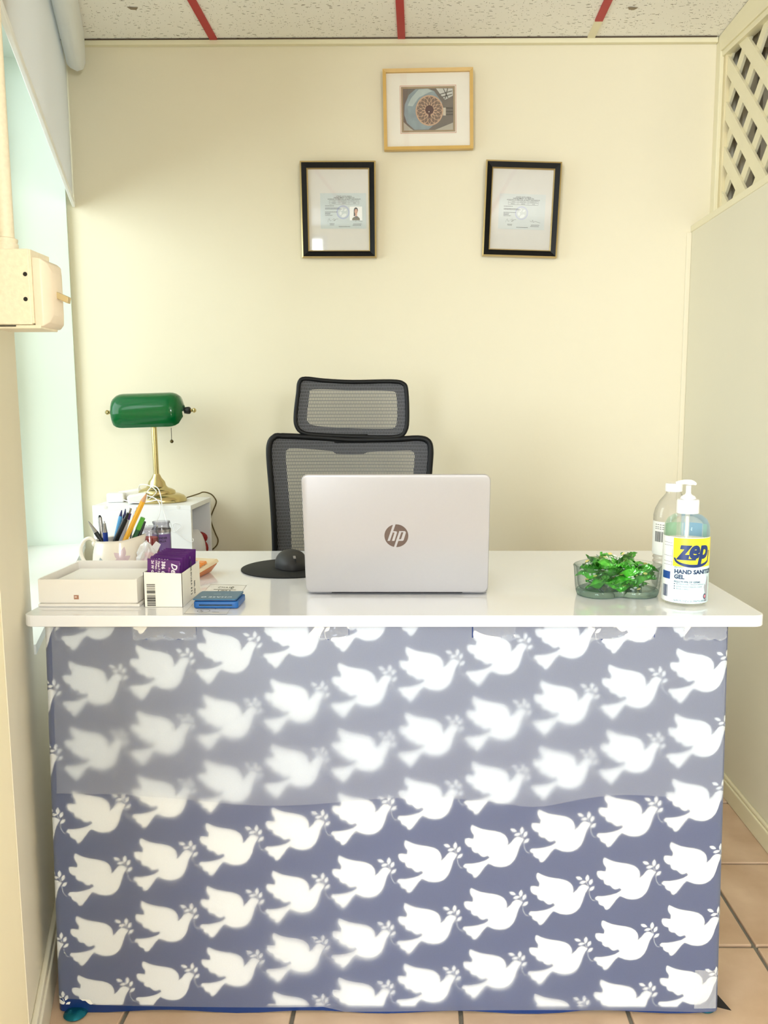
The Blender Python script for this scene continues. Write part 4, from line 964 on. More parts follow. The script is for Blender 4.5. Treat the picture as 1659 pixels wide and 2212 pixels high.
pen('stylus_pen', 'silver stylus pen with grey rubber tip behind the blue pen', 'pen', 215, 1113, 222, 1165, [(0, .04, .0018, .0040, M_bk, 'rubber_tip'), (.04, .10, .0043, .0043, M_sil, 'collar'), (.10, 1, .0046, .0044, M_sil, 'barrel')], dY=.022)
pen('felt_marker', 'light blue marker pen in the middle of the jug', 'pen', 263, 1102, 252, 1160, [(0, .10, .0010, .0036, M_nv, 'tip'), (.10, .35, .0042, .0052, M_lb, 'nose'), (.35, 1, .0054, .0054, M_lb, 'barrel')], dY=.026)
pen('felt_marker', 'navy pointed marker pen beside the light blue one', 'pen', 271, 1099, 264, 1160, [(0, .10, .0008, .0032, M_nv, 'tip'), (.10, 1, .0042, .0042, M_nv, 'barrel')], dY=.034)
pen('ballpoint_pen', 'thick black pen slanting right in front of the markers', 'pen', 277, 1108, 250, 1168, [(0, .12, .0028, .0040, M_bk, 'nose'), (.12, 1, .0056, .0056, M_bk, 'barrel')], dY=-.008)
pen('ballpoint_pen', 'clear-barrelled pen with violet collar beside the pencil', 'pen', 282, 1098, 262, 1168, [(0, .08, .0030, .0030, M_sil, 'push_button'), (.08, .18, .0050, .0052, M_vi, 'collar'), (.18, 1, .0048, .0048, M_cl, 'barrel')], dY=.010)
pen('pencil', 'sharpened yellow pencil standing highest in the jug', 'pencil', 317, 1065, 270, 1168, [(0, .012, .0003, .0011, M_inkb, 'lead'), (.012, .12, .0013, .0056, M_wd, 'sharpened_tip'), (.12, 1, .0060, .0060, M_yl, 'hex_barrel')], dY=-.004, L=.17)
pen('highlighter_pen', 'green highlighter pen at the right side of the jug', 'pen', 309, 1118, 289, 1165, [(0, .22, .0052, .0056, M_gr, 'cap'), (.22, 1, .0050, .0050, M_dg, 'barrel')], dY=.012)
pen('ballpoint_pen', 'slim black pen beside the green highlighter', 'pen', 313, 1126, 298, 1165, [(0, .1, .0028, .0034, M_bk, 'nose'), (.1, 1, .0036, .0036, M_bk, 'barrel')], dY=.026)
pen('ballpoint_pen', 'grey mechanical pen behind the yellow pencil', 'pen', 296, 1096, 282, 1150, [(0, .06, .0022, .0022, M_sil, 'push_button'), (.06, 1, .0040, .0040, M_sil, 'barrel')], dY=.036)

# candle jars behind the jug
M_jar = clear('jar_glass', gloss=.16, tint=(.86, .85, .87), rough=.02, edge=(.25, .25, .28), floor_=.06)
def jar(label, px, Y, r, ztp, fillc, fillh, lab=None):
    c = atY(px, 1150, Y); zt = atY(px, ztp, Y).z-T
    t = thing('candle_jar', label, 'candle', (c.x, Y, T))
    obj('jar_glass', MB().lathe([(r*.96, .0), (r, .004), (r, zt-.018), (r*.86, zt-.012), (r*.86, zt-.005), (r*.95, zt-.004), (r*.95, zt), (r*.88, zt), (r*.80, zt-.012), (r*.94, zt-.02), (r*.94, .006), (.0005, .006)], n=36), M_jar, t, smooth=50)
    obj('wax', MB().lathe([(r*.9, .0065), (r*.9, fillh), (.0005, fillh)], n=32), mat('wax', fillc, rough=.5, var=.25, scale=30), t, smooth=50)
    return t, zt, r
t, zt, r = jar('glass candle jar with purple label behind the cards', 349, 2.0, .0225, 1126, (120, 100, 130), .035)
lab = MB(); NL = 16; vs = [( (r+.0006)*sin(a), -(r+.0006)*cos(a), z) for z in (.008, zt-.030) for a in [radians(-80+160*i/NL) for i in range(NL+1)]]
lb_ = obj('label', lab.add(vs, [(i, i+1, NL+2+i, NL+1+i) for i in range(NL)]), mat('purple_label', (112, 84, 138), rough=.4), t, smooth=80)
lt_ = MB()
for s, z in (('LAVENDER', .050), ('VANILLA', .042)): text_mb(lt_, s, .0068, (lambda x, b, z=z: ((r+.001)*sin(x/r+.15), -(r+.001)*cos(x/r+.15), z+b)), bold=.0002, res=2, slices=[-.016+.004*i for i in range(9)])
obj('label_text', lt_, mat('dark_label_ink', (40, 24, 60), rough=.5), lb_)
obj('metal_band', MB().lathe([(r+.0008, zt-.026), (r+.0008, zt-.019)], n=36, cap=False), mat('silver_foil_band', (180, 176, 176), rough=.25, metal=.8), t, smooth=1)
jar('smaller glass candle jar with red wax beside jug spout', 321, 1.93, .0235, 1137, (176, 34, 42), .060)
# cellophane-wrapped sweet bag between jug and cards
pk = thing('cellophane_bag', 'crinkled clear bag with pink sweets beside the jug', 'bag', (atY(318, 1190, 1.72).x, 1.72, T)); random.seed(11)
mb = MB().ball((0, 0, .040), .036, 9, (.62, .45, 1.15)); mb.v = [(x*(1+random.uniform(-.22, .22)), y*(1+random.uniform(-.2, .2)), max(0.001, z*(1+random.uniform(-.08, .08)))) for x, y, z in mb.v]
obj('cellophane', mb, clear('crinkled_cellophane', gloss=.5, haze=.45, rough=.1), pk)
mb = MB()
for x, z in ((-.006, .014), (.005, .026), (-.005, .040), (.004, .054)): mb.ball((x, .0, z), .0105, 6, (1, .8, .8))
obj('sweets', mb, mat('pink_sweets', (206, 112, 128), rough=.4), pk, smooth=1)
mb = MB().add([(.002, -.004, .062), (.022, -.006, .086), (.030, .0, .078), (.018, .004, .056)], [(0, 1, 2, 3)]); obj('bag_top', mb, mat('white_cellophane_fold', (232, 228, 232), rough=.3), pk)

# orange calculator
q = atZ(424, 1257, T)
ca = thing('calculator', 'orange and cream desk calculator behind the card carton', 'calculator', (atZ(428, 1240, T).x, 1.765, T), (0, 0, radians(-14))); ca.scale = (.72, .82, .95); 
M_or = mat('orange_plastic', (200, 112, 40), rough=.3); M_cr = mat('cream_plastic', (226, 208, 176), rough=.35)
obj('lower_case', MB().hexa([(-.06, -.04, 0), (.028, -.04, 0), (.020, .05, 0), (-.06, .05, 0), (-.06, -.052, .014), (.042, -.052, .014), (.042, .06, .024), (-.06, .06, .024)]), M_or, ca, bevel=.005, seg=3)
obj('upper_case', MB().hexa([(-.06, -.053, .0145), (.044, -.053, .0145), (.044, .061, .0245), (-.06, .061, .0245), (-.06, -.050, .021), (.040, -.050, .021), (.040, .058, .033), (-.06, .058, .033)]), M_cr, ca, bevel=.003, seg=3)
for i in range(3):
    for j in range(2):
        x = -.052+i*.030; y = -.040+j*.026+.004; z = .022+(y+.05)*.11
        obj('key', MB().hexa([(x, y, z), (x+.025, y, z), (x+.025, y+.021, z+.0024), (x, y+.021, z+.0024), (x+.002, y+.002, z+.006), (x+.023, y+.002, z+.006), (x+.023, y+.019, z+.0084), (x+.002, y+.019, z+.0084)]), mat('orange_key', (224, 140, 64), rough=.3), ca, bevel=.001)

# card reader and the decal under it
q0 = atZ(417, 1316, T); q1 = atZ(513, 1316, T)
rx0, rx1, ry0, ry1 = q0.x, q1.x, q0.y+.001, q0.y+.068
cr_ = thing('card_reader', 'blue card reader lying on the desk edge near the carton', 'card reader', ((rx0+rx1)/2, (ry0+ry1)/2, T+.0006)); cro = Vector(cr_.location)
M_rb = mat('blue_plastic', (14, 88, 160), rough=.3); M_rt = mat('dusty_blue_top', (52, 104, 142), rough=.35)
obj('reader_body', MB(cro).prism([(x, y, T+.0008) for x, y in rrect(rx0, rx1+.001, ry0, ry1, .006)], (0, 0, .0135)), M_rb, cr_, bevel=.003, seg=3)
obj('reader_top', MB(cro).prism([(x, y, T+.0165) for x, y in rrect(rx0-.001, rx1-.002, ry0-.001, ry1, .005)], (0, 0, .0025)), M_rt, cr_, bevel=.001)
obj('reader_gap', MB(cro).box(rx0+.003, rx1-.004, ry0+.003, ry1-.003, T+.0143, T+.0165), mat('dark_blue_gap', (8, 30, 90), rough=.4), cr_)
obj('card_slot', MB(cro).box(rx0+.011, rx1-.010, ry0-.0003, ry0+.001, T+.0068, T+.0084), M_dark, cr_)
obj('slot_lip', MB(cro).box(rx0+.011, rx1-.008, ry0-.0012, ry0+.001, T+.0058, T+.0066), M_rt, cr_)
tx = MB(cro); mid = (rx0+rx1)/2; fz = T+.0192
text_mb(tx, 'CHASE', .0125, lambda x, y: (mid-x+.006, ry0+.016-y, fz), sx=1.05, res=2, bold=.0002, space=1.15)
tn = 8; oc = [(mid-.025+.0052*cos(2*pi*i/tn+.39), ry0+.016+.0052*sin(2*pi*i/tn+.39)) for i in range(tn)]; ic = [(mid-.025+.0026*cos(2*pi*i/tn+.39), ry0+.016+.0026*sin(2*pi*i/tn+.39)) for i in range(tn)]
tx.add([(x, y, fz) for x, y in oc+ic], [(i, (i+1) % tn, tn+(i+1) % tn, tn+i) for i in range(tn)])
obj('reader_lettering', tx, mat('pale_blue_print', (214, 228, 240), rough=.4), cr_)
tx = MB(cro)
for k in range(3): tx.add([(mid+.004+(.006+.003*k+dr)*cos(a), ry0+.038+(.004+.002*k+dr*.7)*sin(a), fz) for dr in (0, .0006) for a in [radians(-50+100*i/8) for i in range(9)]], [(i, i+1, 10+i, 9+i) for i in range(8)])
tx.add([(mid-.012, ry0+.036, fz), (mid+.002, ry0+.036, fz), (mid+.002, ry0+.040, fz), (mid-.012, ry0+.040, fz)], [(0, 1, 2, 3)])
obj('contactless_mark', tx, mat('faded_print', (124, 160, 184), rough=.4), cr_)
dc = thing('payment_decal', 'payment card logo sticker lying flat under the blue card reader', 'sticker', (mid, 1.50, T+.0002)); dco = Vector(dc.location)
d0, d1, d2, d3 = atZ(397, 1326, T+.0004), atZ(490, 1327, T+.0004), atZ(533, 1264, T+.0004), atZ(455, 1262, T+.0004)
def dm_(u, v, up_=.0003):
    p = (d0*(1-u)+d1*u)*(1-v)+(d3*(1-u)+d2*u)*v; return Vector((p.x, p.y, T+up_))
obj('decal_sheet', MB(dco).add([dm_(0, 0, .0002), dm_(1, 0, .0002), dm_(1, 1, .0002), dm_(0, 1, .0002)], [(0, 1, 2, 3)]), mat('clear_white_decal', (232, 231, 230), rough=.12), dc)
pl = MB(dco)
def seg(u0, v0, u1, v1, w): pl.add([dm_(u0, v0), dm_(u1, v0), dm_(u1, v1), dm_(u0, v1)], [(0, 1, 2, 3)])
for v in (0, .99): seg(0, v, 1, v+.008, 0)
for u in (0, .99): seg(u, 0, u+.006, 1, 0)
seg(.20, .80, .80, .822, 0); seg(.20, .635, .80, .65, 0)
text_mb(pl, 'VISA', 1, lambda x, y: dm_(.5+x*.175, .725+y*.16), bold=.03, shear=.25, res=2, sx=1.1)
text_mb(pl, 'CHASE', 1, lambda x, y: dm_(.48+x*.09, .89+y*.085), bold=.02, res=2, sx=1.3, space=1.2)
pl.add([dm_(.66+(.028+d)*cos(2*pi*i/8+.39), .89+(.03+d)*sin(2*pi*i/8+.39)) for d in (0, .018) for i in range(8)], [(i, (i+1) % 8, 8+(i+1) % 8, 8+i) for i in range(8)])
text_mb(pl, 'Pay', 1, lambda x, y: dm_(.36+x*.06, .09+y*.07), bold=.01, res=2)
poly_mb(pl, [], None) if False else None
nn = 24
pl.add([dm_(.40+(.14+d)*cos(2*pi*i/nn), .095+(.045+d*.5)*sin(2*pi*i/nn)) for d in (0, .012) for i in range(nn)], [(i, (i+1) % nn, nn+(i+1) % nn, nn+i) for i in range(nn)])
seg(.62, .06, .78, .07, 0); seg(.64, .15, .65, .25, 0)
obj('decal_print', pl, mat('decal_grey_ink', (86, 84, 74), rough=.4), dc)
for nm, cu, col in (('red_circle', .40, (196, 90, 84)), ('amber_circle', .60, (222, 170, 110))):
    mb = MB(dco); mb.add([dm_(cu+.17*cos(2*pi*i/28), .50+.12*sin(2*pi*i/28), .00035 if cu < .5 else .00045) for i in range(28)], [tuple(range(28))]); obj(nm, mb, mat(nm+'_ink', col, rough=.4), dc)
for k, col in enumerate(((30, 48, 90), (190, 40, 50), (24, 120, 74))):
    mb = MB(dco); u = .16+k*.17; mb.add([dm_(u, .175), dm_(u+.13, .175), dm_(u+.15, .26), dm_(u+.02, .26)], [(0, 1, 2, 3)]); obj('card_swatch', mb, mat('swatch_ink', col, rough=.4), dc)

# mouse pad and mouse
mpd = thing('mouse_pad', 'round black mouse pad left of the laptop', 'mouse pad', (-.296, 1.845, T)); 
obj('pad_disc', MB().lathe([(.112, .0003), (.1145, .0008), (.1145, .0028), (.1135, .0034), (.0005, .0034)], n=72), mat('black_pad_cloth', (10, 12, 15), rough=.75, bump=.2, bscale=500), mpd, smooth=50)
mc = atZ(627, 1232, T+.004)
ms = thing('computer_mouse', 'dark grey wireless mouse on the round pad', 'mouse', (mc.x-.001, mc.y+.036, T+.0036), (0, 0, radians(200)))
mb = MB(); NU, NV = 20, 14; vs = []
for i in range(NV+1):
    f = i/NV
    for k in range(NU):
        a = 2*pi*k/NU; rx = .0385; ry = .050
        sx_ = cos(a)*rx; sy_ = sin(a)*ry; s_ = (1-f**3.2)**.5 if f < 1 else .001
        x = sx_*max(s_, .02)*(1-.08*(sy_ > 0)); y = sy_*max(s_, .02)-.003; z = f*.037*(1-.22*(y/.05))*1.0
        vs.append((x, y, z+.001))
fs = [(i*NU+k, i*NU+(k+1) % NU, (i+1)*NU+(k+1) % NU, (i+1)*NU+k) for i in range(NV) for k in range(NU)]+[tuple(range(NU))[::-1], tuple(range(NV*NU, (NV+1)*NU))]
obj('mouse_shell', mb.add(vs, fs), mat('charcoal_plastic', (46, 46, 48), rough=.5, spec=.35), ms, smooth=70)
obj('scroll_wheel', MB().lathe([(.004, -.003), (.007, -.0025), (.007, .0025), (.004, .003)], (0, .026, .0245), 18, axis='X'), mat('grey_wheel', (150, 148, 146), rough=.35), ms, smooth=1)
obj('button_strip', MB().hexa([(-.0045, .0, .020), (.0045, .0, .020), (.0045, .019, .020), (-.0045, .019, .020), (-.0045, .0, .0372), (.0045, .0, .0372), (.0045, .019, .0325), (-.0045, .019, .0325)]), M_blackp, ms, bevel=.001)
obj('button_split', MB().box(-.0004, .0004, .030, .0435, .004, .0265), M_dark, ms)
obj('thumb_panel', MB().ball((-.029, -.004, .014), .011, 6, (.45, 1.5, .8)), mat('grey_side_grip', (120, 120, 118), rough=.4), ms, smooth=1)

# ================================================================ RIGHT: CANDY BOWL AND BOTTLES
bc0 = atZ(1331, 1275, T); BC = Vector((atY(1331, 1270, 1.585).x, 1.585, T))
bw = thing('candy_bowl', 'heart-shaped glass bowl full of green wrapped candies', 'bowl', tuple(BC))
def heart(k, n=72):
    out = []
    for i in range(n):
        a = 2*pi*i/n; x = 16*sin(a)**3; y = 13*cos(a)-5*cos(2*a)-2*cos(3*a)-cos(4*a)
        # notch faces the front, point to the back
        q = Vector((x/16, -(y)/16, 0)); q.y = q.y*1.0+.10
        q2 = Vector((sin(a), -cos(a), 0))
        v = q.lerp(q2, .34); out.append((v.x*k, v.y*k*.98))
    return out
BR = .0875
def hring(k, z, notch=1): return [(x, y, z) for x, y in heart(k)]
prof = [(BR*.80, 0), (BR*.90, .001), (BR*.93, .008), (BR*.95, .020), (BR*.985, .056), (BR*1.0, .0595), (BR*.985, .061), (BR*.955, .0595), (BR*.93, .054), (BR*.885, .020), (BR*.84, .0135), (BR*.70, .012), (BR*.35, .0115)]
rr2 = [hring(k, z) for k, z in prof]; n = 72; vs = sum(rr2, [])
fs = [(i*n+k, i*n+(k+1) % n, (i+1)*n+(k+1) % n, (i+1)*n+k) for i in range(len(rr2)-1) for k in range(n)]+[tuple(range(n))[::-1], tuple(range((len(rr2)-1)*n, len(rr2)*n))]
obj('glass_bowl', MB().add(vs, fs), clear('bowl_glass', gloss=.16, tint=(.965, .985, .98), rough=.01, edge=(.22, .33, .31), floor_=.025), bw, smooth=50)
rr3 = [hring(k, z) for k, z in [(BR*.80, .0008), (BR*.905, .003), (BR*.925, .010), (BR*.90, .013), (BR*.80, .0125)]]
obj('thick_base', MB().add(sum(rr3, []), [(i*n+k, i*n+(k+1) % n, (i+1)*n+(k+1) % n, (i+1)*n+k) for i in range(4) for k in range(n)]+[tuple(range(n))[::-1], tuple(range(4*n, 5*n))]), glass('base_glass', (.82, .90, .89), 1.45, 0, .35), bw, smooth=50)
# candy: twisted-foil pillow with crimped fins
def foil():
    m, nt, p, out = base('green_foil'); L = nt.links.new
    tc = nd(nt, 'ShaderNodeTexCoord'); nz = nd(nt, 'ShaderNodeTexNoise'); nz.inputs['Scale'].default_value = 45; L(tc.outputs['Object'], nz.inputs['Vector'])
    cr2 = nd(nt, 'ShaderNodeValToRGB'); e = cr2.color_ramp.elements; e[0].position = .3; e[0].color = srgb((10, 84, 16)); e[1].position = .7; e[1].color = srgb((96, 200, 66))
    L(nz.outputs['Fac'], cr2.inputs[0])
    oi = nd(nt, 'ShaderNodeObjectInfo'); vr = nd(nt, 'ShaderNodeMapRange'); vr.inputs['To Min'].default_value = .45; vr.inputs['To Max'].default_value = 1.35; L(oi.outputs['Random'], vr.inputs['Value'])
    hs_ = nd(nt, 'ShaderNodeHueSaturation'); L(vr.outputs[0], hs_.inputs['Value']); L(cr2.outputs[0], hs_.inputs['Color']); L(hs_.outputs[0], p.inputs['Base Color']); p.inputs['Roughness'].default_value = .18; p.inputs['Metallic'].default_value = .4; p.inputs['Coat Weight'].default_value = .5
    b = nd(nt, 'ShaderNodeBump'); b.inputs['Strength'].default_value = .8; b.inputs['Distance'].default_value = .002; n2 = nd(nt, 'ShaderNodeTexNoise'); n2.inputs['Scale'].default_value = 160
    L(tc.outputs['Object'], n2.inputs['Vector']); L(n2.outputs['Fac'], b.inputs['Height']); L(b.outputs[0], p.inputs['Normal']); return m
M_foil = foil()
random.seed(21)
def candy_mesh():
    # flat crimped fins, faceted lens body
    mb = MB(); vs = []; cols = [(-.0225, .0130, 0), (-.0195, .0120, 1), (-.0165, .0102, 0), (-.0120, .0105, 2), (-.004, .0115, 3), (.004, .0115, 3), (.0120, .0105, 2), (.0165, .0102, 0), (.0195, .0120, 1), (.0225, .0130, 0)]
    NR = 9
    for x, w, kind in cols:
        for side in (1, -1):
            for k in range(NR):
                u = -1+2*k/(NR-1)
                if kind < 2:      # pleated fin
                    z = (.0013 if k % 2 else -.0013)+side*.00025+.003*u*u*(1 if x > 0 else -1)*(abs(x)-.0155)/.008; xx = x+(.0009 if k % 2 else -.0009)*(kind == 0 and abs(x) > .02)
                else:
                    z = side*(.0042 if kind == 2 else .0072)*max(.04, 1-abs(u)**1.7)*random.uniform(.9, 1.08); xx = x+random.uniform(-.0012, .0012)
                vs.append((xx, w*u, z))
    n2 = 2*NR
    for i in range(len(cols)-1):
        for sd in (0, 1):
            for k in range(NR-1):
                a = i*n2+sd*NR+k; mb.f.append((a, a+1, a+n2+1, a+n2) if sd == 0 else (a, a+n2, a+n2+1, a+1))
        for k in (0, NR-1): a = i*n2+k; mb.f.append((a, a+n2, a+n2+NR, a+NR))
    mb.v = vs
    for i in (0, len(cols)-1):
        for k in range(NR-1): a = i*n2+k; mb.f.append((a, a+1, a+NR+1, a+NR))
    return mb
variants = []
for vi in range(3):
    cn_ = thing('wrapped_candy', 'green foil-wrapped candy in the glass bowl', 'candy', (0, 0, 0), group='green candies in the glass bowl')
    obj('wrapper', candy_mesh(), M_foil, cn_)
    mb = MB(); s = 1 if vi != 1 else -1
    for sd in (1, -1):
        mb.add([(-.006+.0036*cos(2*pi*i/14), .001+.0036*sin(2*pi*i/14), sd*.0079) for i in range(14)], [tuple(range(14))])
    obj('yellow_spot', mb, mat('yellow_print', (226, 212, 130), rough=.3), cn_)
    mb = MB()
    for sd in (1, -1):
        for (x, y, a_, b_) in ((.004, .003, .004, .0026), (.009, -.002, .003, .002), (.003, -.004, .0034, .0016)): mb.add([(x+a_*cos(2*pi*i/8), y+b_*sin(2*pi*i/8), sd*.0081) for i in range(8)], [tuple(range(8))])
    obj('white_mark', mb, mat('white_wrapper_print', (226, 232, 228), rough=.3), cn_)
    cn_.scale = (1.08, 1.2, 1.45); variants.append(cn_)
spots = []
for L_ in range(4):
    for k in range([6, 8, 8, 6][L_]):
        a = 2*pi*(k+.5*L_)/[6, 8, 8, 6][L_]+.3; r_ = [.040, .051, .053, .040][L_]*(1 if k % 4 else .55)
        spots.append((BC.x+r_*cos(a), BC.y+.002+r_*.9*sin(a), T+[.022, .036, .050, .064][L_]+random.uniform(-.001, .003)))
spots += [(BC.x, BC.y, T+.026), (BC.x+.012, BC.y-.01, T+.070), (BC.x-.02, BC.y+.012, T+.060)]
candies = []
for i, p in enumerate(spots):
    rot = (random.uniform(-.5, 1.3), random.uniform(-.7, .7), random.uniform(-1.5, 1.5)+(3.14 if i % 3 == 2 else 0))
    if i < 3: variants[i].location = p; variants[i].rotation_euler = rot; candies.append(variants[i])
    else: candies.append(dup(variants[i % 3], p, rot))
ordw = ['first', 'second', 'third', 'fourth', 'fifth', 'sixth', 'seventh', 'eighth']
top_ = sorted(candies, key=lambda o: -o.location.z)[:8]
for k, o in enumerate(sorted(top_, key=lambda o: o.location.x)): o['label'] = 'green wrapped candy on top of the heap, %s from the left' % ordw[k]
fr_ = sorted([o for o in candies if o not in top_], key=lambda o: o.location.y)[:6]
for k, o in enumerate(sorted(fr_, key=lambda o: o.location.x)): o['label'] = 'green wrapped candy behind the front glass, %s from the left' % ordw[k]

# clear hand-sanitiser bottle with pump
ZY = 1.515; zc = atY(1481.5, 1200, ZY); ZX = zc.x; zr = (atY(1529.5, 1200, ZY).x-atY(1434, 1200, ZY).x)/2
zz = lambda py: atY(1482, py, ZY).z-T
zp = thing('sanitizer_bottle', 'clear pump bottle of hand sanitizer gel with yellow-blue label, right desk end', 'bottle', (ZX, ZY, T))
zs = zz(1115)
M_gel = glass('clear_gel', (.97, .985, .98), 1.33, 0, .55)
obj('bottle_body', MB().lathe([(zr*.80, 0), (zr*.93, .002), (zr, .012), (zr, zs-.028), (zr*.97, zs-.015), (zr*.85, zs-.004), (zr*.62, zs+.003), (.017, zs+.006), (.016, zs+.010), (.0005, zs+.010)], n=64), M_gel, zp, smooth=50)
M_pump = mat('white_pump_plastic', (247, 247, 247), rough=.3)
z1, z0_ = zz(1083), zz(1109)
collar = MB().lathe([(.0205, zs+.0065), (.0205, zs+.030), (.019, zs+.032), (.0005, zs+.032)], n=40); obj('pump_collar', collar, M_pump, zp, smooth=50)
zt_ = zs+.032
obj('pump_dome', MB().lathe([(.0125, zt_), (.0145, zt_+.002), (.0125, zt_+.006), (.0065, zt_+.009), (.0048, zt_+.012), (.0048, zt_+.026), (.0005, zt_+.026)], n=32), M_pump, zp, smooth=50)
zh = zt_+.024
hd_ = MB(); path = [Vector((.013, -.002, zh+.004)), Vector((.008, -.002, zh+.007)), Vector((0, 0, zh+.008)), Vector((-.008, 0, zh+.0085)), Vector((-.017, .002, zh+.007)), Vector((-.023, .003, zh+.0055))]
obj('pump_head', hd_.tube(spline(path, 4), [.002+.0032*min(1, i/6) if i < 8 else .0052-.0018*(i-8)/12 for i in range(21)], 12), M_pump, zp, smooth=1)
obj('dip_tube', MB().tube([(0, .0, zs), (-.002, -.004, .012)], .0036, 10), mat('milky_tube', (235, 238, 238), rough=.4), zp, smooth=1)
for nm, a0, a1, cc in (('back_label_green', 176, 236, (160, 196, 160)), ('back_label_blue', 118, 170, (140, 180, 206)), ('back_label_green', 98, 115, (170, 206, 160))):
    vs_ = [(zr*.955*sin(radians(a0+(a1-a0)*i/8)), -zr*.955*cos(radians(a0+(a1-a0)*i/8)), z_) for z_ in (zz(1163), zz(1134)) for i in range(9)]
    obj('back_label', MB().add(vs_, [(i, i+1, 10+i, 9+i) for i in range(8)]), mat(nm+'_ink', cc, rough=.5, var=.15, scale=60), zp, smooth=80)
# label wrapped round the bottle
LR = zr+.0005; ang0 = radians(7)
def lab_(x, z, up_=0): a = x/zr+ang0; return ((LR+up_)*sin(a), -(LR+up_)*cos(a), z)
ZL0, ZL1 = zz(1293), zz(1155)
def band(nm, x0, x1, za, zb_, col, up_=0, parent=None, rough=.35, vfun=None):
    N = max(2, int(abs(x1-x0)/.0035)); mb = MB(); vs = [lab_(x0+(x1-x0)*i/N, z, up_) for z in (za, zb_) for i in range(N+1)]
    return obj(nm, mb.add(vs, [(i, i+1, N+2+i, N+1+i) for i in range(N)]), mat(nm+'_ink', col, rough=rough), parent or zp, smooth=80)
sl = [-.05+.003*i for i in range(34)]
xf = -zr*radians(57)      # left edge of the front panel
lbl = band('label', xf-.045, zr*radians(75), ZL0, ZL1, (244, 246, 247))
band('label_panel', xf, zr*radians(75), ZL0, ZL1-.002, (214, 240, 244), .0002, lbl)
band('yellow_field', xf, zr*radians(75), zz(1216), ZL1-.001, (250, 232, 50), .0003, lbl)
mb = MB(); cxz = -zr*radians(6)
def zmap(up_): return lambda x, y: lab_(x, y, up_)
zA, zB = zz(1165), zz(1202)
el0 = ell(cxz, zB-.002, .0385, .0135, 0, 40)
poly_mb(mb, ell(cxz-.001, zB+.002, .036, .0125, 0, 40), zmap(.0005), sl)
mb2 = MB(); 
def crescent(mb, up_):
    a_ = [(cxz-.036+.072*i/24, zB+.003-.0165*sqrt(max(0, 1-((i-12)/12)**2))) for i in range(25)]
    b_ = [(cxz-.033+.066*i/24, zB+.004-.0118*sqrt(max(0, 1-((i-12)/12)**2))) for i in range(25)]
    b_[-1] = (b_[-1][0], b_[-1][1]+.014); a_[-1] = (a_[-1][0], a_[-1][1]+.014)
    for i in range(24): mb.add([lab_(*a_[i], up_), lab_(*a_[i+1], up_), lab_(*b_[i+1], up_), lab_(*b_[i], up_)], [(0, 1, 2, 3)])
crescent(mb2, .0006)
N = 12
obj('label_swoosh', mb2, mat('label_navy_ink', (18, 50, 110), rough=.35), lbl)
mb = MB(); text_mb(mb, 'zep', .047, lambda x, y: lab_(cxz+.001+x, (zA+zB)/2+.0025+y*1.0, .0007), bold=.0020, shear=.22, sx=.84, res=4, slices=sl)
poly_mb(mb, [(cxz-.031, zB+.0002), (cxz+.004, zB+.0002), (cxz+.004, zB+.0030), (cxz-.030, zB+.0030)], zmap(.0007), sl)
obj('label_name', mb, bpy.data.materials['label_navy_ink'], lbl, label='dark blue lettering zep')
mb = MB(); xt = xf+.0035
for s, sz, py, bo_ in (('INSTANT', .0042, 1218, 0), ('HAND SANITIZER', .0106, 1227, .0005), ('GEL', .0106, 1238, .0005), ('KILLS 99.99% OF GERMS', .0046, 1248, .0001), ('PROFESSIONAL GRADE FORMULA', .0034, 1253, 0), ('LEAVES HANDS FEELING CLEAN', .0034, 1258, 0), ('70% ALCOHOL', .0034, 1263, 0), ('16.91 FL OZ (1.01 PINTS) (500 mL)', .0046, 1288, 0)):
    text_mb(mb, s, sz, (lambda x, y, py=py, e=(.004 if sz == .0034 else 0): lab_(xt+e+x, zz(py)+y, .0006)), bold=bo_, res=2, align='LEFT', slices=[.003*i for i in range(30)])
for py in (1253, 1258, 1263): poly_mb(mb, ell(xt+.0012, zz(py), .0011, .0011, 0, 8), zmap(.0006))
obj('label_text', mb, mat('label_text_ink', (32, 54, 96), rough=.35), lbl)
mb = MB(); hx = cxz+.030
poly_mb(mb, [(hx-.004, zz(1290)), (hx+.006, zz(1290)), (hx+.007, zz(1262)), (hx+.006, zz(1240)), (hx+.003, zz(1236)), (hx+.001, zz(1245)), (hx-.002, zz(1256)), (hx-.005, zz(1252)), (hx-.006, zz(1260)), (hx-.002, zz(1275))], zmap(.0005), sl)
obj('label_hands', mb, mat('label_hand_grey', (168, 172, 180), rough=.35), lbl)
mb = MB(); poly_mb(mb, ell(hx-.003, zz(1279), .0042, .0052, 0, 16), zmap(.0008), sl); obj('label_badge', mb, mat('badge_navy', (60, 60, 96), rough=.35), lbl)
mb = MB(); poly_mb(mb, ell(hx-.003, zz(1279), .0026, .0032, 0, 12), zmap(.0009), sl); obj('badge_centre', mb, mat('badge_pink', (222, 140, 150), rough=.35), lbl)
mb = MB(); x1_ = xf-.002; x0_ = xf-.024
def hl(py, t_=.0005): mb.add([lab_(x0_+(x1_-x0_)*i/6, z, .0004) for z in (zz(py)-t_/2, zz(py)+t_/2) for i in range(7)], [(i, i+1, 8+i, 7+i) for i in range(6)])
for py in (1167, 1173, 1195, 1207, 1214): hl(py+1)
mb.add([lab_(x1_, zz(1172), .0004), lab_(x1_+.0005, zz(1172), .0004), lab_(x1_+.0005, zz(1215), .0004), lab_(x1_, zz(1215), .0004)], [(0, 1, 2, 3)])
obj('fact_panel_lines', mb, mat('thin_black_lines', (50, 50, 66), rough=.4), lbl)
band('blue_strip', xf-.026, xf-.005, zz(1245), zz(1229), (36, 76, 150), .0004, lbl)
mb = MB(); x = xf-.024; random.seed(2)
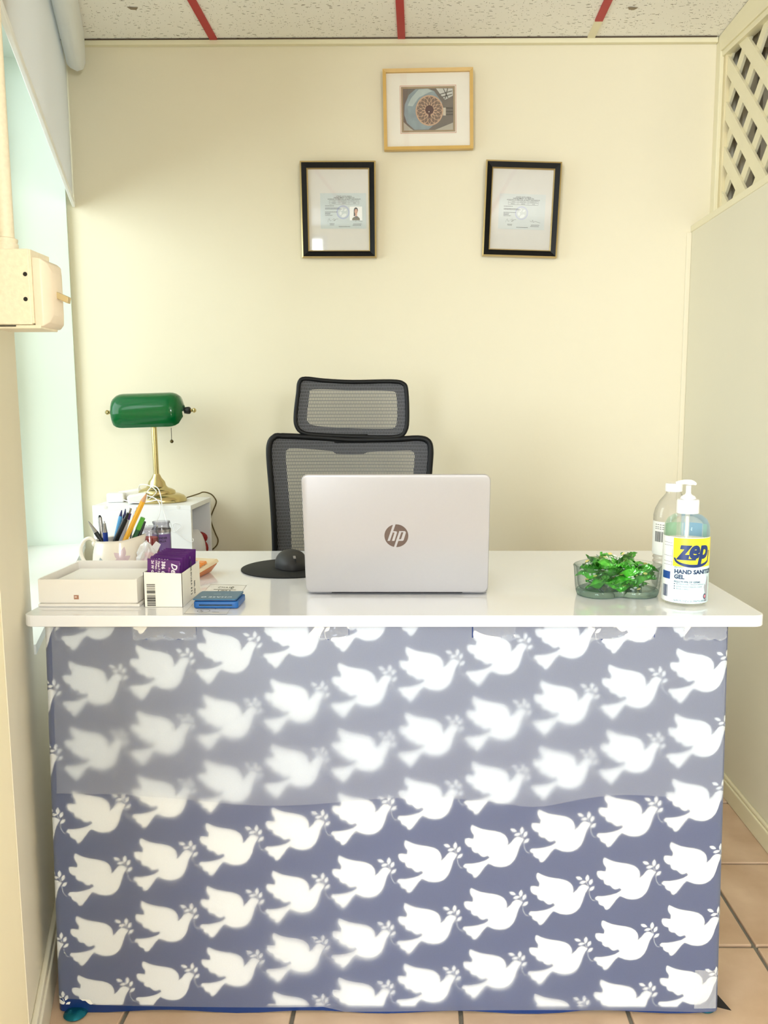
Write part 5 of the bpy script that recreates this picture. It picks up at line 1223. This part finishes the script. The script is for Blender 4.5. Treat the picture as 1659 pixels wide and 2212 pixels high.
while x < xf-.010:
    w_s = random.choice([.0006, .001, .0015]); mb.add([lab_(x, zz(1283), .0004), lab_(x+w_s, zz(1283), .0004), lab_(x+w_s, zz(1258), .0004), lab_(x, zz(1258), .0004)], [(0, 1, 2, 3)]); x += w_s+random.choice([.0006, .001])
obj('bottle_barcode', mb, mat('barcode_blue_black', (60, 76, 110), rough=.4), lbl)

# ribbed bottle of clear liquid behind it
WY = 1.665; wc = atY(1452, 1150, WY); wrr = .0385
wz = lambda py: atY(1452, py, WY).z-T
wbt = thing('clear_bottle', 'clear ribbed bottle with white cap standing behind the sanitizer', 'bottle', (wc.x+.0, WY, T))
prof = [(wrr*.8, 0), (wrr*.95, .003), (wrr, .010)]
zl0, zl1 = wz(1195), wz(1124)
z = .014
while z < zl0-.004: prof += [(wrr*.98, z), (wrr*.90, z+.004), (wrr*.98, z+.008)]; z += .0095
prof += [(wrr, zl0), (wrr, zl1), (wrr*1.0, wz(1112)), (wrr*.92, wz(1098)), (wrr*.72, wz(1082)), (wrr*.48, wz(1070)), (.0155, wz(1066)), (.0145, wz(1060)), (.0005, wz(1060))]
obj('bottle_body', MB().lathe(prof, n=48), clear('thin_bottle_plastic', gloss=.22, haze=.07, rough=.05, tint=(.95, .95, .94), edge=(.52, .52, .50), floor_=.06), wbt, smooth=40)
obj('bottle_cap', MB().lathe([(.0168, wz(1061)), (.0172, wz(1060)), (.0172, wz(1046)), (.0160, wz(1044)), (.0005, wz(1044))], n=40), M_pump, wbt, smooth=50)
N = 20; R2 = wrr+.0006
lb2 = obj('bottle_label', MB().add([(R2*sin(a), -R2*cos(a), z_) for z_ in (zl0, zl1) for a in [radians(-110+170*i/N) for i in range(N+1)]], [(i, i+1, N+2+i, N+1+i) for i in range(N)]), mat('white_bottle_label', (238, 238, 232), rough=.4), wbt, smooth=80)
mb = MB(); a = -75; random.seed(9)
while a < -30:
    w_s = random.choice([1.0, 1.8, 2.6]); mb.add([((R2+.0004)*sin(radians(t_)), -(R2+.0004)*cos(radians(t_)), z_) for z_ in (wz(1167), wz(1145)) for t_ in (a, a+w_s)], [(0, 1, 3, 2)]); a += w_s+random.choice([1.2, 2.0])
for py in (1131, 1136, 1140):
    for a in range(-74, -34, 9): mb.add([((R2+.0004)*sin(radians(t_)), -(R2+.0004)*cos(radians(t_)), wz(py)+dz) for dz in (0, .0012) for t_ in (a, a+6)], [(0, 1, 3, 2)])
obj('label_barcode', mb, M_ink, lb2)
